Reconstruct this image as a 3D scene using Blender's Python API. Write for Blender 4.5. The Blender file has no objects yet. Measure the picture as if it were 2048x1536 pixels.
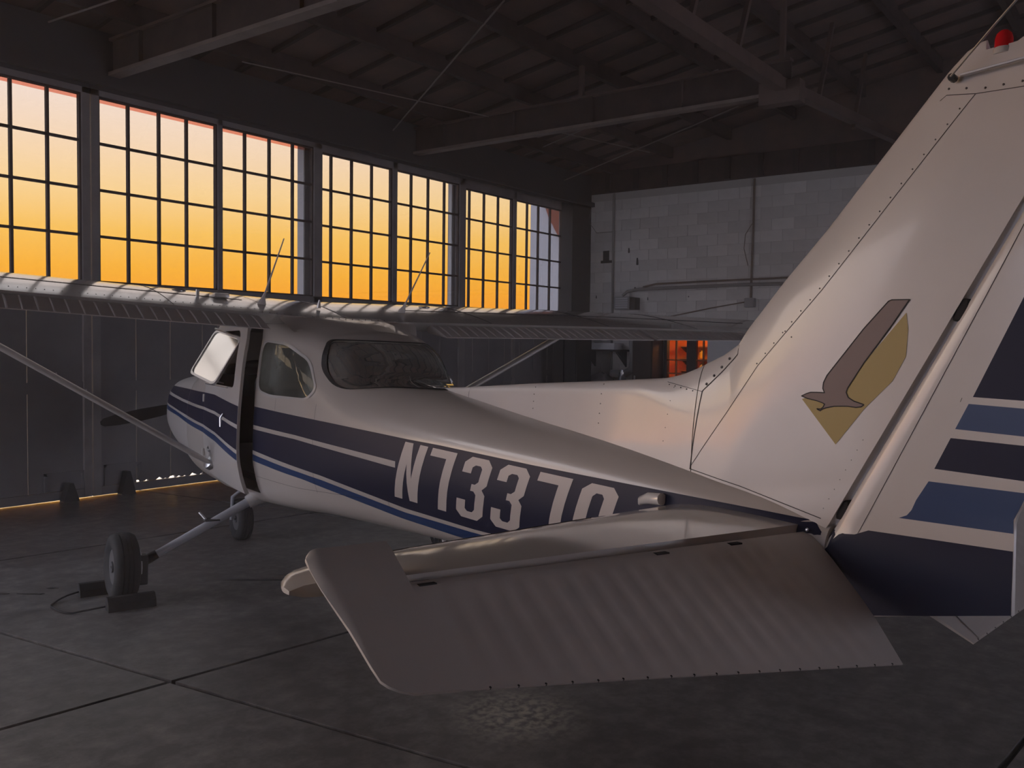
import bpy, bmesh, math, random
from mathutils import Vector, Matrix
from mathutils.bvhtree import BVHTree
from mathutils.geometry import tessellate_polygon
random.seed(7)
S = bpy.context.scene
COL = S.collection
R = math.radians

# ------------------------------------------------------------------ camera
cam_d = bpy.data.cameras.new('camera'); cam = bpy.data.objects.new('camera', cam_d); COL.objects.link(cam)
cam_d.sensor_width = 36; cam_d.sensor_fit = 'HORIZONTAL'; cam_d.lens = 31.563; cam_d.clip_start = .05; cam_d.clip_end = 500
r_ = (0.6023218, -0.79816646, 0.01177922); u_ = (0.02622054, 0.03453083, 0.99905961); d_ = (0.79782262, 0.60144653, -0.04172703)
cam.matrix_world = Matrix(((r_[0], u_[0], -d_[0], 0), (r_[1], u_[1], -d_[1], 0), (r_[2], u_[2], -d_[2], 1.71738), (0, 0, 0, 1)))
S.camera = cam
# ------------------------------------------------------------------ world: dusk sky, orange low in the direction of the set sun
W = bpy.data.worlds.new('dusk_sky'); S.world = W; W.use_nodes = True
nt = W.node_tree; nt.nodes.clear()
def N(t, typ, **kw):
    n = t.nodes.new(typ)
    for k, v in kw.items(): setattr(n, k, v)
    return n
def ramp(n, stops):
    cr = n.color_ramp
    while len(cr.elements) < len(stops): cr.elements.new(.5)
    for e, (p, c) in zip(cr.elements, stops): e.position = p; e.color = (*c, 1)
SKY_STRENGTH = 8.5
tc = N(nt, 'ShaderNodeTexCoord'); sx = N(nt, 'ShaderNodeSeparateXYZ'); nt.links.new(tc.outputs['Generated'], sx.inputs[0])
warm = N(nt, 'ShaderNodeValToRGB'); cool = N(nt, 'ShaderNodeValToRGB')
ramp(warm, [(0, (.95, .33, .05)), (.04, (1, .36, .02)), (.075, (1, .46, .04)), (.113, (1, .56, .11)), (.153, (1, .67, .29)), (.2, (.97, .71, .47)), (.25, (.93, .75, .63)), (.4, (.80, .74, .70)), (.7, (.6, .62, .68)), (1, (.48, .53, .64))])
ramp(cool, [(0, (.42, .40, .47)), (.12, (.44, .43, .51)), (.3, (.45, .46, .56)), (.5, (.46, .49, .60)), (1, (.48, .53, .64))])
nt.links.new(sx.outputs[2], warm.inputs[0]); nt.links.new(sx.outputs[2], cool.inputs[0])
dot = N(nt, 'ShaderNodeVectorMath', operation='DOT_PRODUCT'); nt.links.new(tc.outputs['Generated'], dot.inputs[0]); dot.inputs[1].default_value = (.6, .8, 0)
mr = N(nt, 'ShaderNodeMapRange', interpolation_type='SMOOTHSTEP'); nt.links.new(dot.outputs['Value'], mr.inputs[0]); mr.inputs[1].default_value = 0; mr.inputs[2].default_value = .85
mix = N(nt, 'ShaderNodeMix', data_type='RGBA'); nt.links.new(mr.outputs[0], mix.inputs[0]); nt.links.new(cool.outputs[0], mix.inputs[6]); nt.links.new(warm.outputs[0], mix.inputs[7])
bg = N(nt, 'ShaderNodeBackground'); bg.inputs[1].default_value = SKY_STRENGTH; nt.links.new(mix.outputs[2], bg.inputs[0])
wo = N(nt, 'ShaderNodeOutputWorld'); nt.links.new(bg.outputs[0], wo.inputs[0])
S.view_settings.view_transform = 'Standard'; S.view_settings.look = 'None'; S.view_settings.gamma = 1; S.view_settings.exposure = 0
S.view_settings.use_curve_mapping = False

# ------------------------------------------------------------------ materials
def mat(name, col, rough=.5, metal=0, noise=None, bump=0, spec=.5, coat=0, emit=None):
    """noise = (scale, colour2, low, high): blotches of a second colour"""
    m = bpy.data.materials.new(name); m.use_nodes = True; t = m.node_tree; b = t.nodes['Principled BSDF']
    b.inputs['Base Color'].default_value = (*col, 1); b.inputs['Roughness'].default_value = rough; b.inputs['Metallic'].default_value = metal
    b.inputs['Specular IOR Level'].default_value = spec; b.inputs['Coat Weight'].default_value = coat; b.inputs['Coat Roughness'].default_value = .08
    if emit: b.inputs['Emission Color'].default_value = (*emit[:3], 1); b.inputs['Emission Strength'].default_value = emit[3]
    if noise or bump:
        tc = N(t, 'ShaderNodeTexCoord'); nz = N(t, 'ShaderNodeTexNoise'); nz.inputs['Scale'].default_value = noise[0] if noise else 40
        nz.inputs['Detail'].default_value = 6; nz.inputs['Roughness'].default_value = .62
        t.links.new(tc.outputs['Object'], nz.inputs['Vector'])
        if noise:
            cr = N(t, 'ShaderNodeValToRGB'); ramp(cr, [(noise[2], col), (noise[3], noise[1])]); t.links.new(nz.outputs['Fac'], cr.inputs[0]); t.links.new(cr.outputs[0], b.inputs['Base Color'])
        if bump:
            bp = N(t, 'ShaderNodeBump'); bp.inputs['Strength'].default_value = bump; bp.inputs['Distance'].default_value = .01
            t.links.new(nz.outputs['Fac'], bp.inputs['Height']); t.links.new(bp.outputs[0], b.inputs['Normal'])
    return m
def glass(name, tint, refl=1.0, dirt=.04, dirtcol=(.5, .5, .5), film=0, rough=.01):
    """thin pane: lets light straight through, mirrors by Fresnel, a little dirt"""
    m = bpy.data.materials.new(name); m.use_nodes = True; t = m.node_tree; t.nodes.clear()
    tr = N(t, 'ShaderNodeBsdfTransparent'); tr.inputs[0].default_value = (*tint, 1)
    gl = N(t, 'ShaderNodeBsdfGlossy'); gl.inputs['Roughness'].default_value = rough; gl.inputs[0].default_value = (.95, .97, .95, 1)
    fr = N(t, 'ShaderNodeFresnel'); fr.inputs[0].default_value = 1.5
    mul = N(t, 'ShaderNodeMath', operation='MULTIPLY_ADD', use_clamp=True); mul.inputs[1].default_value = refl; mul.inputs[2].default_value = film
    geo = N(t, 'ShaderNodeNewGeometry'); 
    t.links.new(fr.outputs[0], mul.inputs[0]); mx = N(t, 'ShaderNodeMixShader'); t.links.new(mul.outputs[0], mx.inputs[0]); t.links.new(tr.outputs[0], mx.inputs[1]); t.links.new(gl.outputs[0], mx.inputs[2])
    df = N(t, 'ShaderNodeBsdfDiffuse'); df.inputs[0].default_value = (*dirtcol, 1)
    nz = N(t, 'ShaderNodeTexNoise'); nz.inputs['Scale'].default_value = 3.5; nz.inputs['Detail'].default_value = 8; tc = N(t, 'ShaderNodeTexCoord'); t.links.new(tc.outputs['Object'], nz.inputs['Vector'])
    m2 = N(t, 'ShaderNodeMapRange'); m2.inputs[1].default_value = .45; m2.inputs[2].default_value = .8; m2.inputs[3].default_value = dirt * .3; m2.inputs[4].default_value = dirt * 2.2; t.links.new(nz.outputs['Fac'], m2.inputs[0])
    mx2 = N(t, 'ShaderNodeMixShader'); t.links.new(m2.outputs[0], mx2.inputs[0]); t.links.new(mx.outputs[0], mx2.inputs[1]); t.links.new(df.outputs[0], mx2.inputs[2])
    out = N(t, 'ShaderNodeOutputMaterial'); t.links.new(mx2.outputs[0], out.inputs[0])
    return m
M = {}
WHITE = (.66, .62, .59)
M['paint'] = mat('white_paint', WHITE, .28, noise=(1.6, (.60, .565, .54), .4, .75), coat=.3)
M['paint_body'] = mat('shaded_white_paint', (.55, .50, .455), .28, noise=(1.6, (.50, .455, .415), .4, .75), coat=.3)  # same white paint, fuselage shade put into a darker colour
M['paint_matte'] = mat('chalky_white_paint', (.60, .565, .54), .48, noise=(2.5, (.54, .51, .485), .4, .7))
M['paint_polish'] = mat('polished_white_paint', (.62, .60, .575), .14, coat=.6)
M['navy'] = mat('navy_paint', (.010, .012, .038), .45, noise=(2, (.013, .015, .042), .4, .7), spec=.2)
M['blue'] = mat('blue_paint', (.018, .048, .145), .34, noise=(2, (.022, .053, .155), .4, .7), spec=.35)
M['letter'] = mat('letter_white', (.56, .50, .46), .4)
M['stripe'] = mat('stripe_white', (.56, .51, .48), .35)
M['seam'] = mat('seam_dark', (.02, .018, .018), .7)
M['rivet'] = mat('rivet_metal', (.16, .15, .15), .4, metal=.6)
M['dark'] = mat('black_gap', (.008, .008, .009), .8)
M['interior'] = mat('cabin_trim', (.035, .036, .04), .8, noise=(6, (.05, .05, .055), .4, .7))
M['seat'] = mat('seat_vinyl', (.05, .055, .06), .6)
M['rubber'] = mat('tyre_rubber', (.018, .018, .019), .75, noise=(14, (.03, .03, .032), .4, .7), bump=.1)
M['alu'] = mat('bare_aluminium', (.62, .62, .64), .3, metal=.9)
M['steel'] = mat('gear_steel', (.55, .57, .62), .32, metal=.35)
M['rim'] = mat('dark_rim', (.10, .10, .105), .5)
M['black'] = mat('black_plastic', (.015, .015, .016), .5)
M['prop'] = mat('prop_black', (.02, .02, .021), .5)
M['redlens'] = mat('red_lens', (.5, .006, .01), .12, coat=.4, emit=(.8, .004, .008, .03))
M['brown'] = mat('bird_brown', (.19, .125, .11), .45)
M['yellow'] = mat('yellow_diamond', (.40, .29, .075), .45)
M['plexi'] = glass('cabin_plexiglass', (.66, .70, .67), 1.0, .30, (.40, .43, .40))
M['plexi_film'] = glass('open_window_plexiglass', (.5, .55, .5), .6, .02, (.6, .62, .55), film=.95, rough=.13)
M['pane'] = glass('hangar_glass', (.125, .127, .136), .8, .006, (.5, .45, .4))  # dark tint offsets the strengthened sky, not the glass's own colour
M['pane_red'] = glass('hangar_glass_red_edge', (.10, .042, .034), .8, .008, (.6, .2, .15))
M['door_steel'] = mat('hangar_door_grey', (.27, .265, .28), .6, noise=(1.3, (.20, .195, .21), .35, .7), bump=.05)
M['sash'] = mat('rusty_sash', (.07, .055, .05), .7, noise=(8, (.12, .07, .045), .5, .75))
M['stile'] = mat('door_stile_pale', (.34, .33, .34), .6, noise=(3, (.25, .24, .25), .4, .7))
M['roof'] = mat('roof_boards', (.155, .118, .107), .85, noise=(2.2, (.22, .145, .12), .4, .65), bump=.2)
M['purlin'] = mat('purlin_wood', (.07, .05, .045), .8, noise=(4, (.10, .07, .06), .4, .7))
M['truss'] = mat('truss_steel', (.15, .105, .092), .6, noise=(3, (.11, .078, .07), .4, .7))
M['flange'] = mat('pale_flange', (.27, .22, .195), .6, noise=(3, (.2, .16, .14), .4, .7))
M['rod'] = mat('tie_rod_steel', (.30, .26, .24), .5)
M['pier'] = mat('dark_pier', (.07, .07, .075), .7)
M['block'] = mat('painted_block', (.86, .845, .83), .75, noise=(1.6, (.74, .725, .71), .4, .7), bump=.2)
def block_mat():
    m = M['block']; t = m.node_tree; b = t.nodes['Principled BSDF']; src = b.inputs['Base Color'].links[0].from_socket
    oi = N(t, 'ShaderNodeObjectInfo'); mr = N(t, 'ShaderNodeMapRange'); mr.inputs[3].default_value = .86; mr.inputs[4].default_value = 1.04; t.links.new(oi.outputs['Random'], mr.inputs[0])
    mx = N(t, 'ShaderNodeVectorMath', operation='SCALE'); t.links.new(src, mx.inputs[0]); t.links.new(mr.outputs[0], mx.inputs['Scale']); t.links.new(mx.outputs[0], b.inputs['Base Color'])
block_mat()
M['stain'] = mat('oil_stain', (.035, .032, .032), .3)
M['mortar'] = mat('painted_mortar', (.60, .58, .56), .85)
M['scar'] = mat('bare_block_scar', (.10, .095, .09), .9)
M['pipe'] = mat('painted_conduit', (.36, .345, .33), .6)
M['pipe_rust'] = mat('brown_conduit', (.26, .21, .17), .6)
M['box_grey'] = mat('grey_box', (.36, .36, .37), .5)
M['white_box'] = mat('white_box', (.6, .61, .64), .5)
M['wood'] = mat('dark_cabinet', (.045, .03, .027), .6, noise=(3, (.06, .04, .035), .4, .7))
M['cloth'] = mat('grey_sheet', (.20, .185, .19), .9)
M['ground_out'] = mat('apron_concrete', (.40, .38, .36), .35, noise=(.6, (.33, .31, .3), .4, .7))
M['outwall'] = mat('outside_white_wall', (.8, .8, .82), .8, noise=(.8, (.72, .72, .75), .4, .7))
M['outred'] = mat('outside_red_board', (.36, .12, .07), .7)
M['joint'] = mat('joint_filler', (.016, .015, .015), .9)
M['chock'] = mat('chock_rubber', (.016, .015, .016), .8, noise=(10, (.03, .028, .028), .4, .7))
M['rope'] = mat('chock_rope', (.03, .028, .028), .9)
M['amber'] = mat('amber_room_wall', (.75, .30, .07), .8, noise=(3, (.6, .2, .04), .4, .7))
M['shelf'] = mat('shelf_wood', (.32, .16, .07), .7)
M['yel_item'] = mat('yellow_bottle_plastic', (.75, .55, .05), .4)
M['bulb'] = mat('amber_bulb', (1, .6, .2), .5, emit=(1, .36, .06, 25))
def floor_mat():
    m = bpy.data.materials.new('worn_concrete'); m.use_nodes = True; t = m.node_tree; b = t.nodes['Principled BSDF']; g = N(t, 'ShaderNodeNewGeometry')
    n1 = N(t, 'ShaderNodeTexNoise'); n1.inputs['Scale'].default_value = .9; n1.inputs['Detail'].default_value = 8; n1.inputs['Roughness'].default_value = .65; n1.inputs['Distortion'].default_value = .6
    n2 = N(t, 'ShaderNodeTexNoise'); n2.inputs['Scale'].default_value = 7; n2.inputs['Detail'].default_value = 8; n2.inputs['Roughness'].default_value = .7
    t.links.new(g.outputs['Position'], n1.inputs['Vector']); t.links.new(g.outputs['Position'], n2.inputs['Vector'])
    c1 = N(t, 'ShaderNodeValToRGB'); ramp(c1, [(.34, (.115, .105, .102)), (.52, (.17, .158, .155)), (.7, (.225, .212, .207))]); t.links.new(n1.outputs['Fac'], c1.inputs[0])
    c2 = N(t, 'ShaderNodeValToRGB'); ramp(c2, [(.42, (.55, .55, .55)), (.56, (1, 1, 1)), (.68, (1.5, 1.48, 1.4))]); t.links.new(n2.outputs['Fac'], c2.inputs[0])
    mx = N(t, 'ShaderNodeMix', data_type='RGBA', blend_type='MULTIPLY'); mx.inputs[0].default_value = .75; t.links.new(c1.outputs[0], mx.inputs[6]); t.links.new(c2.outputs[0], mx.inputs[7])
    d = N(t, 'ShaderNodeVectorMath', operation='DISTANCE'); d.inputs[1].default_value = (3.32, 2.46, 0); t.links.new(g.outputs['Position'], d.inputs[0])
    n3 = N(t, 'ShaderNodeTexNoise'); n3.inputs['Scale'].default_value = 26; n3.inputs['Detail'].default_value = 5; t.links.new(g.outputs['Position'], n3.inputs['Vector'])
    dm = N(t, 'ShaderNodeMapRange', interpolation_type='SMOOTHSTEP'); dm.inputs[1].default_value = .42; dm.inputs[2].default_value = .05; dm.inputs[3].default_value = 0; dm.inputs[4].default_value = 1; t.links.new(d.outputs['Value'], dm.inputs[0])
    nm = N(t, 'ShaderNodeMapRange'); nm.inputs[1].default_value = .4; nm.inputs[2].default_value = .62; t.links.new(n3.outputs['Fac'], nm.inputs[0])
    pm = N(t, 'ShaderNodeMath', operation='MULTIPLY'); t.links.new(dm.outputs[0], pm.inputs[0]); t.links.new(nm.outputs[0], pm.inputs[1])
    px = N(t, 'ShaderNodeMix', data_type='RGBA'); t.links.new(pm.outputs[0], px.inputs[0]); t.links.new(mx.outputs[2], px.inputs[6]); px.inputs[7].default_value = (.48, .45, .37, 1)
    t.links.new(px.outputs[2], b.inputs['Base Color'])
    rr = N(t, 'ShaderNodeMapRange'); rr.inputs[1].default_value = .3; rr.inputs[2].default_value = .7; rr.inputs[3].default_value = .3; rr.inputs[4].default_value = .55; t.links.new(n1.outputs['Fac'], rr.inputs[0]); t.links.new(rr.outputs[0], b.inputs['Roughness'])
    bp = N(t, 'ShaderNodeBump'); bp.inputs['Strength'].default_value = .25; bp.inputs['Distance'].default_value = .006; t.links.new(n2.outputs['Fac'], bp.inputs['Height']); t.links.new(bp.outputs[0], b.inputs['Normal'])
    return m
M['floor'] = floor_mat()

# ------------------------------------------------------------------ helpers
def link(name, me, parent=None):
    o = bpy.data.objects.new(name, me); COL.objects.link(o)
    if parent: o.parent = parent
    return o
def mesh_obj(name, v, f, m, parent=None, smooth=False, angle=None):
    me = bpy.data.meshes.new(name); me.from_pydata([tuple(p) for p in v], [], [tuple(q) for q in f]); me.materials.append(m)
    if smooth:
        me.polygons.foreach_set('use_smooth', [True] * len(me.polygons))
        if angle: me.set_sharp_from_angle(angle=R(angle))
    me.update(); return link(name, me, parent)
def tag(o, label=None, cat=None, group=None, kind=None):
    if label: o['label'] = label
    if cat: o['category'] = cat
    if group: o['group'] = group
    if kind: o['kind'] = kind
    return o
def empty(name, loc=(0, 0, 0), rot=(0, 0, 0)):
    o = bpy.data.objects.new(name, None); COL.objects.link(o); o.location = loc; o.rotation_euler = rot; o.empty_display_size = .1; return o
class MB:
    def __init__(s): s.v = []; s.f = []
    def add(s, v, f):
        k = len(s.v); s.v += [Vector(p) for p in v]; s.f += [tuple(i + k for i in q) for q in f]; return s
    def box(s, lo, hi):
        x, y, z = lo; X, Y, Z = hi
        return s.add([(x, y, z), (X, y, z), (X, Y, z), (x, Y, z), (x, y, Z), (X, y, Z), (X, Y, Z), (x, Y, Z)], [(0, 3, 2, 1), (4, 5, 6, 7), (0, 1, 5, 4), (1, 2, 6, 5), (2, 3, 7, 6), (3, 0, 4, 7)])
    def cham(s, lo, hi, b):
        """box with chamfered edges"""
        bm = bmesh.new(); bmesh.ops.create_cube(bm, size=1)
        for q in bm.verts: q.co = Vector([lo[i] + (q.co[i] + .5) * (hi[i] - lo[i]) for i in range(3)])
        bmesh.ops.bevel(bm, geom=bm.edges[:], offset=b, segments=2, affect='EDGES', profile=.6)
        bm.verts.index_update(); s.add([q.co.copy() for q in bm.verts], [[q.index for q in f.verts] for f in bm.faces]); bm.free(); return s
    def tube(s, pts, rad, n=10, cap=True, flat=1.0, up=None):
        pts = [Vector(p) for p in pts]; rs = rad if isinstance(rad, (list, tuple)) else [rad] * len(pts); k0 = len(s.v); prev = None
        for i, p in enumerate(pts):
            d = (pts[min(i + 1, len(pts) - 1)] - pts[max(i - 1, 0)]).normalized()
            a = Vector(up) if up is not None else (prev if prev is not None else (Vector((0, 0, 1)) if abs(d.z) < .9 else Vector((1, 0, 0))))
            a = (a - d * a.dot(d)).normalized(); b = d.cross(a); prev = a
            s.v += [p + (a * math.cos(2 * math.pi * j / n) + b * math.sin(2 * math.pi * j / n) * flat) * rs[i] for j in range(n)]
        for i in range(len(pts) - 1):
            for j in range(n): s.f.append((k0 + i * n + j, k0 + i * n + (j + 1) % n, k0 + (i + 1) * n + (j + 1) % n, k0 + (i + 1) * n + j))
        if cap: s.f.append(tuple(k0 + j for j in reversed(range(n)))); s.f.append(tuple(k0 + (len(pts) - 1) * n + j for j in range(n)))
        return s
    def lathe(s, prof, c, axis, n=24, closed=False):
        """prof = [(along, radius)]"""
        c = Vector(c); ax = Vector(axis).normalized(); a = Vector((0, 0, 1)) if abs(ax.z) < .9 else Vector((1, 0, 0)); a = (a - ax * a.dot(ax)).normalized(); b = ax.cross(a); k0 = len(s.v)
        for h, r in prof: s.v += [c + ax * h + (a * math.cos(2 * math.pi * j / n) + b * math.sin(2 * math.pi * j / n)) * r for j in range(n)]
        m = len(prof)
        for i in range(m if closed else m - 1):
            for j in range(n): s.f.append((k0 + i * n + j, k0 + i * n + (j + 1) % n, k0 + ((i + 1) % m) * n + (j + 1) % n, k0 + ((i + 1) % m) * n + j))
        if not closed: s.f.append(tuple(k0 + j for j in reversed(range(n)))); s.f.append(tuple(k0 + (m - 1) * n + j for j in range(n)))
        return s
    def ball(s, c, r, n=6):
        bm = bmesh.new(); bmesh.ops.create_icosphere(bm, subdivisions=1, radius=r)
        bm.verts.index_update(); s.add([q.co + Vector(c) for q in bm.verts], [[q.index for q in f.verts] for f in bm.faces]); bm.free(); return s
    def beam(s, a, b, w, h, up=(0, 0, 1)):
        a = Vector(a); b = Vector(b); d = (b - a).normalized(); u = Vector(up); u = (u - d * u.dot(d)).normalized(); q = d.cross(u)
        v = [p + q * (w / 2 * i) + u * (h / 2 * j) for p in (a, b) for i, j in ((-1, -1), (1, -1), (1, 1), (-1, 1))]
        return s.add(v, [(0, 1, 2, 3), (7, 6, 5, 4), (0, 4, 5, 1), (1, 5, 6, 2), (2, 6, 7, 3), (3, 7, 4, 0)])
    def prism(s, poly, axis, lo, hi):
        """poly in the two other axes (in order), extruded from lo to hi along axis"""
        n = len(poly); o = [i for i in range(3) if i != axis]
        def P(q, h):
            p = [0, 0, 0]; p[o[0]], p[o[1]] = q; p[axis] = h; return p
        return s.add([P(q, lo) for q in poly] + [P(q, hi) for q in poly], [tuple(range(n)), tuple(reversed(range(n, 2 * n)))] + [(i, i + n, (i + 1) % n + n, (i + 1) % n) for i in range(n)])
    def build(s, name, m, parent=None, smooth=False, angle=40):
        o = mesh_obj(name, s.v, s.f, m, parent, smooth, angle if smooth else None)
        bm = bmesh.new(); bm.from_mesh(o.data); bmesh.ops.recalc_face_normals(bm, faces=bm.faces); bm.to_mesh(o.data); bm.free()
        if smooth:
            o.data.polygons.foreach_set('use_smooth', [True] * len(o.data.polygons)); o.data.set_sharp_from_angle(angle=R(angle))
        return o
def structure(o, label): return tag(o, label, None, None, 'structure')
def cr_spline(xs, ys, x):
    """monotone-ish cubic (PCHIP) interpolation"""
    n = len(xs)
    if x <= xs[0]: return ys[0]
    if x >= xs[-1]: return ys[-1]
    k = 0
    while x > xs[k + 1]: k += 1
    h = [xs[i + 1] - xs[i] for i in range(n - 1)]; d = [(ys[i + 1] - ys[i]) / h[i] for i in range(n - 1)]
    def m(i):
        if i == 0: return d[0]
        if i == n - 1: return d[-1]
        if d[i - 1] * d[i] <= 0: return 0
        w1 = 2 * h[i] + h[i - 1]; w2 = h[i] + 2 * h[i - 1]; return (w1 + w2) / (w1 / d[i - 1] + w2 / d[i])
    t = (x - xs[k]) / h[k]; a = (1 + 2 * t) * (1 - t) ** 2; b = t * (1 - t) ** 2; c = t * t * (3 - 2 * t); e = t * t * (t - 1)
    return a * ys[k] + b * h[k] * m(k) + c * ys[k + 1] + e * h[k] * m(k + 1)
def lerp(xs, ys, x):
    if x <= xs[0]: return ys[0]
    for i in range(len(xs) - 1):
        if x <= xs[i + 1]: return ys[i] + (ys[i + 1] - ys[i]) * (x - xs[i]) / (xs[i + 1] - xs[i])
    return ys[-1]
def rounded(poly, r, n=5):
    """round the corners of a polygon"""
    out = []; m = len(poly)
    for i in range(m):
        p = Vector(poly[i]); a = (Vector(poly[i - 1]) - p); b = (Vector(poly[(i + 1) % m]) - p); rr = min(r, a.length * .45, b.length * .45); p0 = p + a.normalized() * rr; p1 = p + b.normalized() * rr
        for k in range(n + 1):
            t = k / n; out.append(tuple((1 - t) ** 2 * p0 + 2 * t * (1 - t) * p + t * t * p1))
    return out

# ------------------------------------------------------------------ hangar shell.  X runs along the door wall, Y towards it, camera at (0,0)
HAZE = .009
XR, XL, YB, YD = 15.29, -9.5, -5.5, 9.66
YRIDGE = -.5
def zroof(y): return 5.12 + (9.86 - y) * .17 if y > YRIDGE else 5.12 + (9.86 - YRIDGE) * .17 - (YRIDGE - y) * .17
def clip_poly(poly, lo, hi):
    def cut(P, ax, v, keep):
        o = []
        for i in range(len(P)):
            a, b = P[i - 1], P[i]; ia = (a[ax] - v) * keep >= 0; ib = (b[ax] - v) * keep >= 0
            if ia != ib: t = (v - a[ax]) / (b[ax] - a[ax]); o.append((a[0] + (b[0] - a[0]) * t, a[1] + (b[1] - a[1]) * t))
            if ib: o.append(b)
        return o
    for ax in (0, 1):
        poly = cut(poly, ax, lo[ax], 1) if poly else poly; poly = cut(poly, ax, hi[ax], -1) if poly else poly
    return poly
fl = MB().box((XL - .1, YB - .1, -.3), (XR + .1, YD + .55, -.035)).build('floor', M['joint']); structure(fl, 'dark worn concrete floor with crossing joints')
D1 = Vector((-.125, .992)); D2 = Vector((.9956, -.094)); O = Vector((2.548, 4.065))
for i in range(-4, 5):
    for j in range(-4, 4):
        a = O + D2 * (3.9 * i) + D1 * (3.42 * j); g = .015
        P = [a + D2 * g + D1 * g, a + D2 * (3.9 - g) + D1 * g, a + D2 * (3.9 - g) + D1 * (3.42 - g), a + D2 * g + D1 * (3.42 - g)]
        P = clip_poly([tuple(p) for p in P], (XL, YB), (XR, YD + .5))
        if P and len(P) > 2: MB().prism(P, 2, -.04, 0).build('slab', M['floor'], fl)
gr = MB().box((-60, YD + .56, -.3), (90, 80, -.02)).build('ground', M['ground_out']); structure(gr, 'concrete apron outside the hangar doors')
gl_ = MB().box((-60, -60, -.3), (XL - .12, YD + .5, -.02)).build('ground', M['ground_out']); structure(gl_, 'concrete apron beside the hangar')
# ---- sliding doors with steel sash windows
def xs_leaf(cols): return cols
def door_leaf(idx, y, xa, xb, wins, ztop, planks, label, red=False, slot=None):
    root = empty('door_%d' % idx, (0, y, 0)); structure(root, label)
    th = .05; zb, zt = 2.37, 4.40
    fr = MB()
    x_in = [w[0] for w in wins]; edges = [xa] + [e for w in wins for e in (w[0], w[-1])] + [xb]
    for a, b in zip(edges[::2], edges[1::2]): fr.box((a, -th, .02), (b, th, ztop))
    fr.box((xa, -th, zt), (xb, th, ztop)); fr.box((xa, -th, 2.22), (xb, th, zb)); 
    fr.build('door_frame', M['stile'], root)
    lo = MB(); lo.box((xa, -th + .01, .011 if idx in (4, 5, 6) else .005), (xb, th - .01, .105)); lo.build('kick_rail', M['door_steel'], root)
    if idx in (6, 7): MB().box((xa - .012, -.04, zb - .1), (xa - .0005, .09 if idx == 6 else .03, zt + .1)).build('lit_edge_strip', M['outwall'], root)  # white strip added so the stile's outer edge looks sky-lit
    # boards
    n = planks; a0 = edges[1]; b0 = edges[-2]; w = (b0 - a0) / n
    for k in range(n):
        x0, x1 = a0 + w * k + .004, a0 + w * (k + 1) - .004; z0 = .107
        if slot and x0 < slot[1] and x1 > slot[0]:
            m_ = MB(); pts = [(x0, 2.23), (x0, .128)]
            random.seed(k); q = x0
            while q < x1 - .05: q += random.uniform(.015, .05); pts.append((min(q, x1), .106 + max(0, random.uniform(-.02, .034))))
            pts.append((x1, .13)); pts.append((x1, 2.23)); m_.prism(pts, 1, -.02, .02)
        else: m_ = MB().box((x0, -.02, z0), (x1, .02, 2.23))
        m_.build('plank', M['door_steel'], root)
    MB().box((a0, -.03, 1.16), (b0, -.021, 1.28)).build('cross_rail', M['door_steel'], root)
    for w_ in wins:
        sash = MB(); t = .014
        for x in w_[1:-1]: sash.box((x - t, -.02, zb), (x + t, .02, zt))
        rows = frange_(zb, zt, 5)
        for z in rows[1:-1]: sash.box((w_[0], -.018, z - t), (w_[-1], .018, z + t))
        t2 = .02; sash.box((w_[0], -.025, zb), (w_[0] + t2, .025, zt)); sash.box((w_[-1] - t2, -.025, zb), (w_[-1], .025, zt)); sash.box((w_[0], -.025, zb), (w_[-1], .025, zb + t2)); sash.box((w_[0], -.025, zt - t2), (w_[-1], .025, zt))
        so = sash.build('window_sash', M['sash'], root)
        for a, b in zip(w_, w_[1:]):
            for k in range(4):
                za, zc = rows[k], rows[k + 1]
                if k == 3 and red:
                    me = [(a, .006, za), (b, .006, za), (b, .006, zc - .062), (a, .006, zc - .062)]
                    p = mesh_obj('pane', me, [(0, 1, 2, 3)], M['pane'], so)
                    me = [(a, .006, zc - .062), (b, .006, zc - .062), (b, .006, zc), (a, .006, zc)]
                    mesh_obj('red_pane_edge', me, [(0, 1, 2, 3)], M['pane_red'], so)
                else: mesh_obj('pane', [(a, .006, za), (b, .006, za), (b, .006, zc), (a, .006, zc)], [(0, 1, 2, 3)], M['pane'], so)
    for k in range(2):   # bottom roller housings
        x = xa + .1 if k == 0 else edges[2] if False else xa + .25
    return root
def frange_(a, b, n): return [a + (b - a) * i / (n - 1) for i in range(n)]
def two(x0): return [[x0, x0 + .37, x0 + .75, x0 + 1.12, x0 + 1.50], [x0 + 1.58, x0 + 1.95, x0 + 2.33, x0 + 2.70, x0 + 3.05]]
M3 = [[2.05, 2.42, 2.80, 3.17, 3.50], [3.56, 3.92, 4.28, 4.65, 5.0]]
M5 = [[5.19, 5.55, 5.93, 6.29, 6.70], [6.76, 7.12, 7.50, 7.88, 8.22]]
M6 = [[8.33, 8.68, 9.07, 9.47, 9.88], [9.97, 10.32, 10.71, 11.10, 11.45]]
M7 = [[11.57, 11.92, 12.32, 12.72, 13.13], [13.22, 13.60, 13.96, 14.35, 14.74]]
door_leaf(3, 9.66, .28, 1.86, [[.40, .74, 1.08, 1.42, 1.76]], 4.62, 3, 'grey hangar door leaf with steel sash windows, first beyond the left frame edge', True)  # unseen half leaf, kept narrow so the gap beside it lights the fin
door_leaf(4, 9.66, 1.90, 5.085, M3, 4.62, 5, 'leftmost visible hangar door leaf, windows cut by the frame edge', True)
door_leaf(5, 9.66, 5.10, 8.36, M5, 4.62, 7, 'hangar door leaf with eight columns of panes right of the widest post', True, slot=(5.96, 6.48))
door_leaf(6, 9.80, 8.17, 11.60, M6, 4.62, 7, 'middle-right hangar door leaf behind the two whip antennas', False)
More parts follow.
